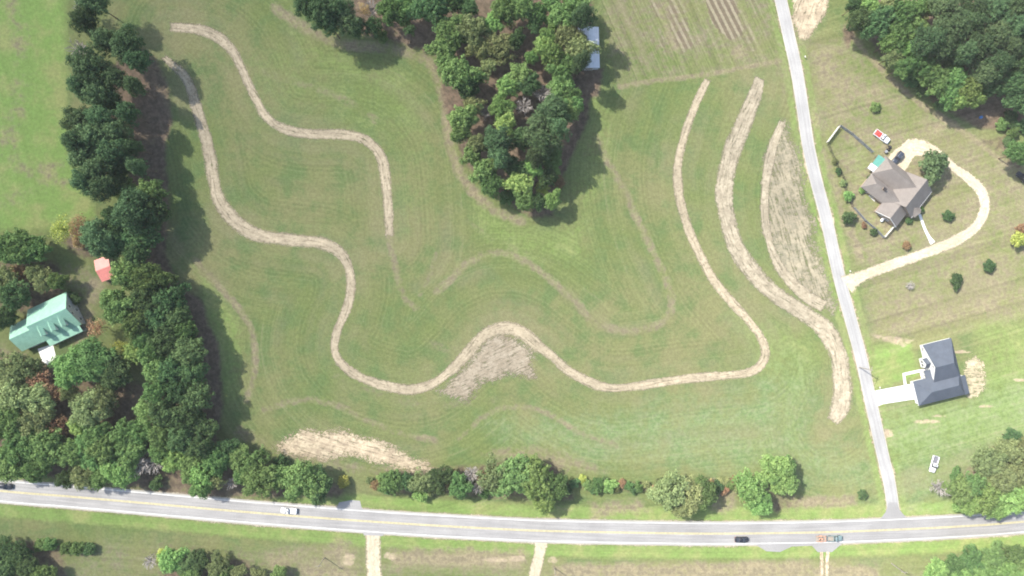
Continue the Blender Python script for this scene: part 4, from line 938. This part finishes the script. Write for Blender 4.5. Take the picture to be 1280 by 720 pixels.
def pickup(label, px, py, rz, m, bed, L=5.7, w=.98, cover=None, load=None, roofm=None):
    t = thing('pickup_truck', label, 'pickup', W(px, py), rz, 'cars and trucks in view'); k = L/2
    bm = bmesh.new(); loft(bm, [(-k*.10,w,.42,1.10,.95),(k*.32,w,.40,1.12,.94),(k*.5,w*.99,.40,1.10,.93),(k*.86,w*.96,.42,1.04,.90),(k,w*.86,.48,.90,.86)]); obj('body', bm, m, t, True)
    bm = bmesh.new(); frustum(bm, -k*.10+.02, k*.44, w*.92, 1.08, -k*.04, k*.20, w*.80, 1.80); obj('window_glass', bm, M['glass'], t)
    bm = bmesh.new(); frustum(bm, -k*.04-.05, k*.20+.05, w*.80+.04, 1.77, -k*.04+.05, k*.20-.05, w*.80-.06, 1.86); rf = obj('roof', bm, roofm or m, t, True)
    if roofm is None and bed == 'grey_bed': obj('sunroof', bxm(k*.01, k*.13, -.32, .32, 1.862, 1.875), M['glass'], rf)
    bm = bmesh.new(); x0, x1 = -k, -k*.105
    box(bm, x0+.08, x1, -w+.12, w-.12, .55, .62); 
    box(bm, x0, x1, -w, -w+.115, .45, 1.10); box(bm, x0, x1, w-.115, w, .45, 1.10); box(bm, x0, x0+.08, -w+.118, w-.118, .45, 1.08); box(bm, x1-.08, x1-.003, -w+.118, w-.118, .625, 1.10)
    b = obj('cargo_bed', bm, m, t)
    obj('bed_liner', bxm(x0+.083, x1-.085, -w+.122, w-.122, .623, .66), M[bed], b)
    if cover: obj('bed_cover', bxm(x0+.02, x1-.02, -w+.05, w-.05, 1.103, 1.16), M[cover], t)
    if load:
        bm = bmesh.new(); g = random.Random(4)
        n = 7; vs = [[bm.verts.new((x0+.15+(x1-x0-.3)*i/n, -w+.16+(2*w-.32)*j/n, .9 if i in (0,n) or j in (0,n) else 1.15+g.uniform(-.16,.22))) for j in range(n+1)] for i in range(n+1)]
        for i in range(n):
            for j in range(n): bm.faces.new((vs[i][j], vs[i+1][j], vs[i+1][j+1], vs[i][j+1]))
        base = [vs[i][0] for i in range(n+1)]
        o = obj('tarp', bm, M[load], t); o['label'] = 'crumpled red tarp over the truck bed'
    for x in (-k*.60, k*.62):
        for y in (-1, 1): wheel(t, x, y*(w-.10), .38, .25)
    lights(t, k*.985, -k, w*.92, .80); mirrors(t, k*.30, w*.97, 1.12, m)
    obj('bumper', bxm(-k-.12, -k-.028, -w*.9, w*.9, .42, .60), M['steel'], t)
    return t
A = lambda dx, dy: math.atan2(-dy, dx)
car('car', 'black car on the main road at the left edge', 'car', 8.5, 607, A(1, .08), M['p_black'], 4.9, .95, True)
pickup('white pickup with a covered bed driving on the road by the hedge', 362, 637.5, A(-1, -.06), M['p_white'], 'grey_bed', 5.4, .95, 'p_white')
car('car', 'black sedan in the lower lane of the main road', 'car', 926.5, 673.7, A(1, 0), M['p_black'], 4.9, .95)
pickup('grey green pickup towing an orange trailer on the main road', 1042, 672, A(1, -.03), M['p_teal'], 'wood', 5.4, .98)
pickup('white pickup with a grey bed parked on the grass near the junction', 1166, 579.5, A(-.28, .96), M['p_white'], 'grey_bed', 5.8, 1.05)
pickup('white pickup with a red load parked above the brown roofed house', 1101, 171.5, A(.82, .60), M['p_white'], 'grey_bed', 6.0, 1.08, None, 'p_red')
car('car', 'dark blue grey estate car parked on the gravel pad', 'car', 1121, 197.5, A(-.62, .78), M['p_navy'], 5.0, .98, True)
car('car', 'dark car half under the tree at the right edge', 'car', 1276, 222, A(-.72, -.70), M['p_black'], 4.8, .95, True)
# trailer
tr = thing('utility_trailer', 'low orange utility trailer behind the grey green pickup', 'trailer', W(1025.5, 672.6), A(1, -.03))
bm = bmesh.new(); box(bm, -1.7, 1.5, -.85, .85, .55, .62); obj('deck', bm, M['wood'], tr)
bm = bmesh.new(); box(bm, -1.75, 1.55, -.93, -.853, .5, .95); box(bm, -1.75, 1.55, .853, .93, .5, .95); box(bm, 1.503, 1.56, -.85, .85, .5, .95); obj('side_rail', bm, M['p_orange'], tr)
bm = bmesh.new(); tube(bm, [(1.56,-.5,.5),(2.7,0,.48)], [.06,.05], 6); tube(bm, [(1.56,.5,.5),(2.7,.02,.48)], [.06,.05], 6); obj('tow_bar', bm, M['p_orange'], tr)
for y in (-1, 1): wheel(tr, -.2, y*1.06, .33, .2); obj('mudguard', bxm(-.65, .25, min(y*.94, y*1.2), max(y*.94, y*1.2), .70, .74), M['p_orange'], tr)
mw = thing('riding_mower', 'orange riding mower standing on the trailer deck', 'mower', W(1025, 672.6)+Vector((0,0,.62)), A(1, -.03))
bm = bmesh.new(); loft(bm, [(-.7,.35,.2,.55,.9),(-.2,.38,.18,.50,.9),(.1,.34,.2,.72,.85),(.75,.28,.25,.66,.8)]); obj('body', bm, M['p_orange'], mw, True)
obj('seat', bxm(-.55, -.1, -.24, .24, .56, .66), M['dark'], mw)
for x in (-.5, .5):
    for y in (-1, 1): wheel(mw, x, y*.44, .24 if x < 0 else .18, .16)
# quad bike and bin beside the house
qd = thing('quad_bike', 'dark quad bike parked between the white pickup and the gravel pad', 'quad bike', W(1110.5, 185.5), A(.5, -.8), None)
bm = bmesh.new(); loft(bm, [(-.9,.32,.45,.80,.8),(-.4,.28,.40,.90,.8),(.2,.26,.40,.85,.8),(.9,.34,.45,.82,.8)]); obj('body', bm, M['dark'], qd, True)
obj('seat', bxm(-.6, .1, -.2, .2, .915, 1.0), M['rubber'], qd); bm = bmesh.new(); tube(bm, [(.35,-.42,1.1),(.5,0,1.02),(.35,.42,1.1)], [.03,.03,.03], 6); obj('handlebar', bm, M['steel'], qd)
for x in (-.65, .65):
    for y in (-1, 1): wheel(qd, x, y*.48, .30, .26)
bn = thing('wheeled_bin', 'grey wheeled bin beside the teal roofed shelter', 'bin', W(1106, 190), .6)
bm = bmesh.new(); frustum(bm, -.32, .32, .30, .06, -.42, .42, .38, 1.05); obj('tub', bm, M['steel'], bn); obj('lid', bxm(-.46, .46, -.42, .42, 1.053, 1.11), M['fence_grey'], bn)
for y in (-1, 1): wheel(bn, -.36, y*.36, .12, .06)

# ---------------------------------------------------------------- light, sky, camera
EL = 48.0
sd = Vector((.83, -.55, 0)).normalized()                     # shadows fall this way on the ground
to_sun = Vector((-sd.x*math.cos(R(EL)), -sd.y*math.cos(R(EL)), math.sin(R(EL))))
sl = bpy.data.lights.new('sun', 'SUN'); sl.energy = 3.9; sl.angle = R(.55); sl.color = (1, .955, .88)
so = link('sun', sl); so.rotation_euler = (-to_sun).to_track_quat('-Z', 'Y').to_euler()
wd = bpy.data.worlds.new('World'); sc.world = wd; wd.use_nodes = True
nt = wd.node_tree; bg = nt.nodes['Background']; sky = nt.nodes.new('ShaderNodeTexSky'); sky.sky_type = 'NISHITA'; sky.sun_disc = False
sky.sun_elevation = R(EL); sky.sun_rotation = math.atan2(to_sun.x, to_sun.y); sky.air_density = 1.2; sky.dust_density = 2.0
nt.links.new(sky.outputs[0], bg.inputs[0]); bg.inputs[1].default_value = .15
cd = bpy.data.cameras.new('camera'); cam = link('camera', cd); cam.location = (0, 0, H); cam.rotation_euler = (0, 0, 0)
cd.sensor_width = 36; cd.lens = 36*H/(1280*S); cd.clip_start = 1; cd.clip_end = 12000
sc.camera = cam
# thin summer haze in the air below and around the camera
bm = bmesh.new(); box(bm, -2600, 2600, -2600, 2600, -1.0, H+6); bmesh.ops.recalc_face_normals(bm, faces=bm.faces)
t = NT('thin_haze'); v = t.new('ShaderNodeVolumePrincipled'); v.inputs['Color'].default_value = (1,.99,.95,1); v.inputs['Density'].default_value = .00006; v.inputs['Anisotropy'].default_value = -.35
t.l.new(v.outputs[0], t.out.inputs['Volume'])
hz = obj('haze', bm, t.m); tag(hz, 'thin pale haze in the air over the fields', 'haze', None, 'stuff')
vs = sc.view_settings; vs.view_transform = 'Standard'; vs.look = 'None'; vs.gamma = 1; vs.exposure = .92
sc.cycles.filter_width = 1.9; sc.cycles.max_bounces = 6; sc.cycles.transparent_max_bounces = 12; sc.cycles.diffuse_bounces = 3
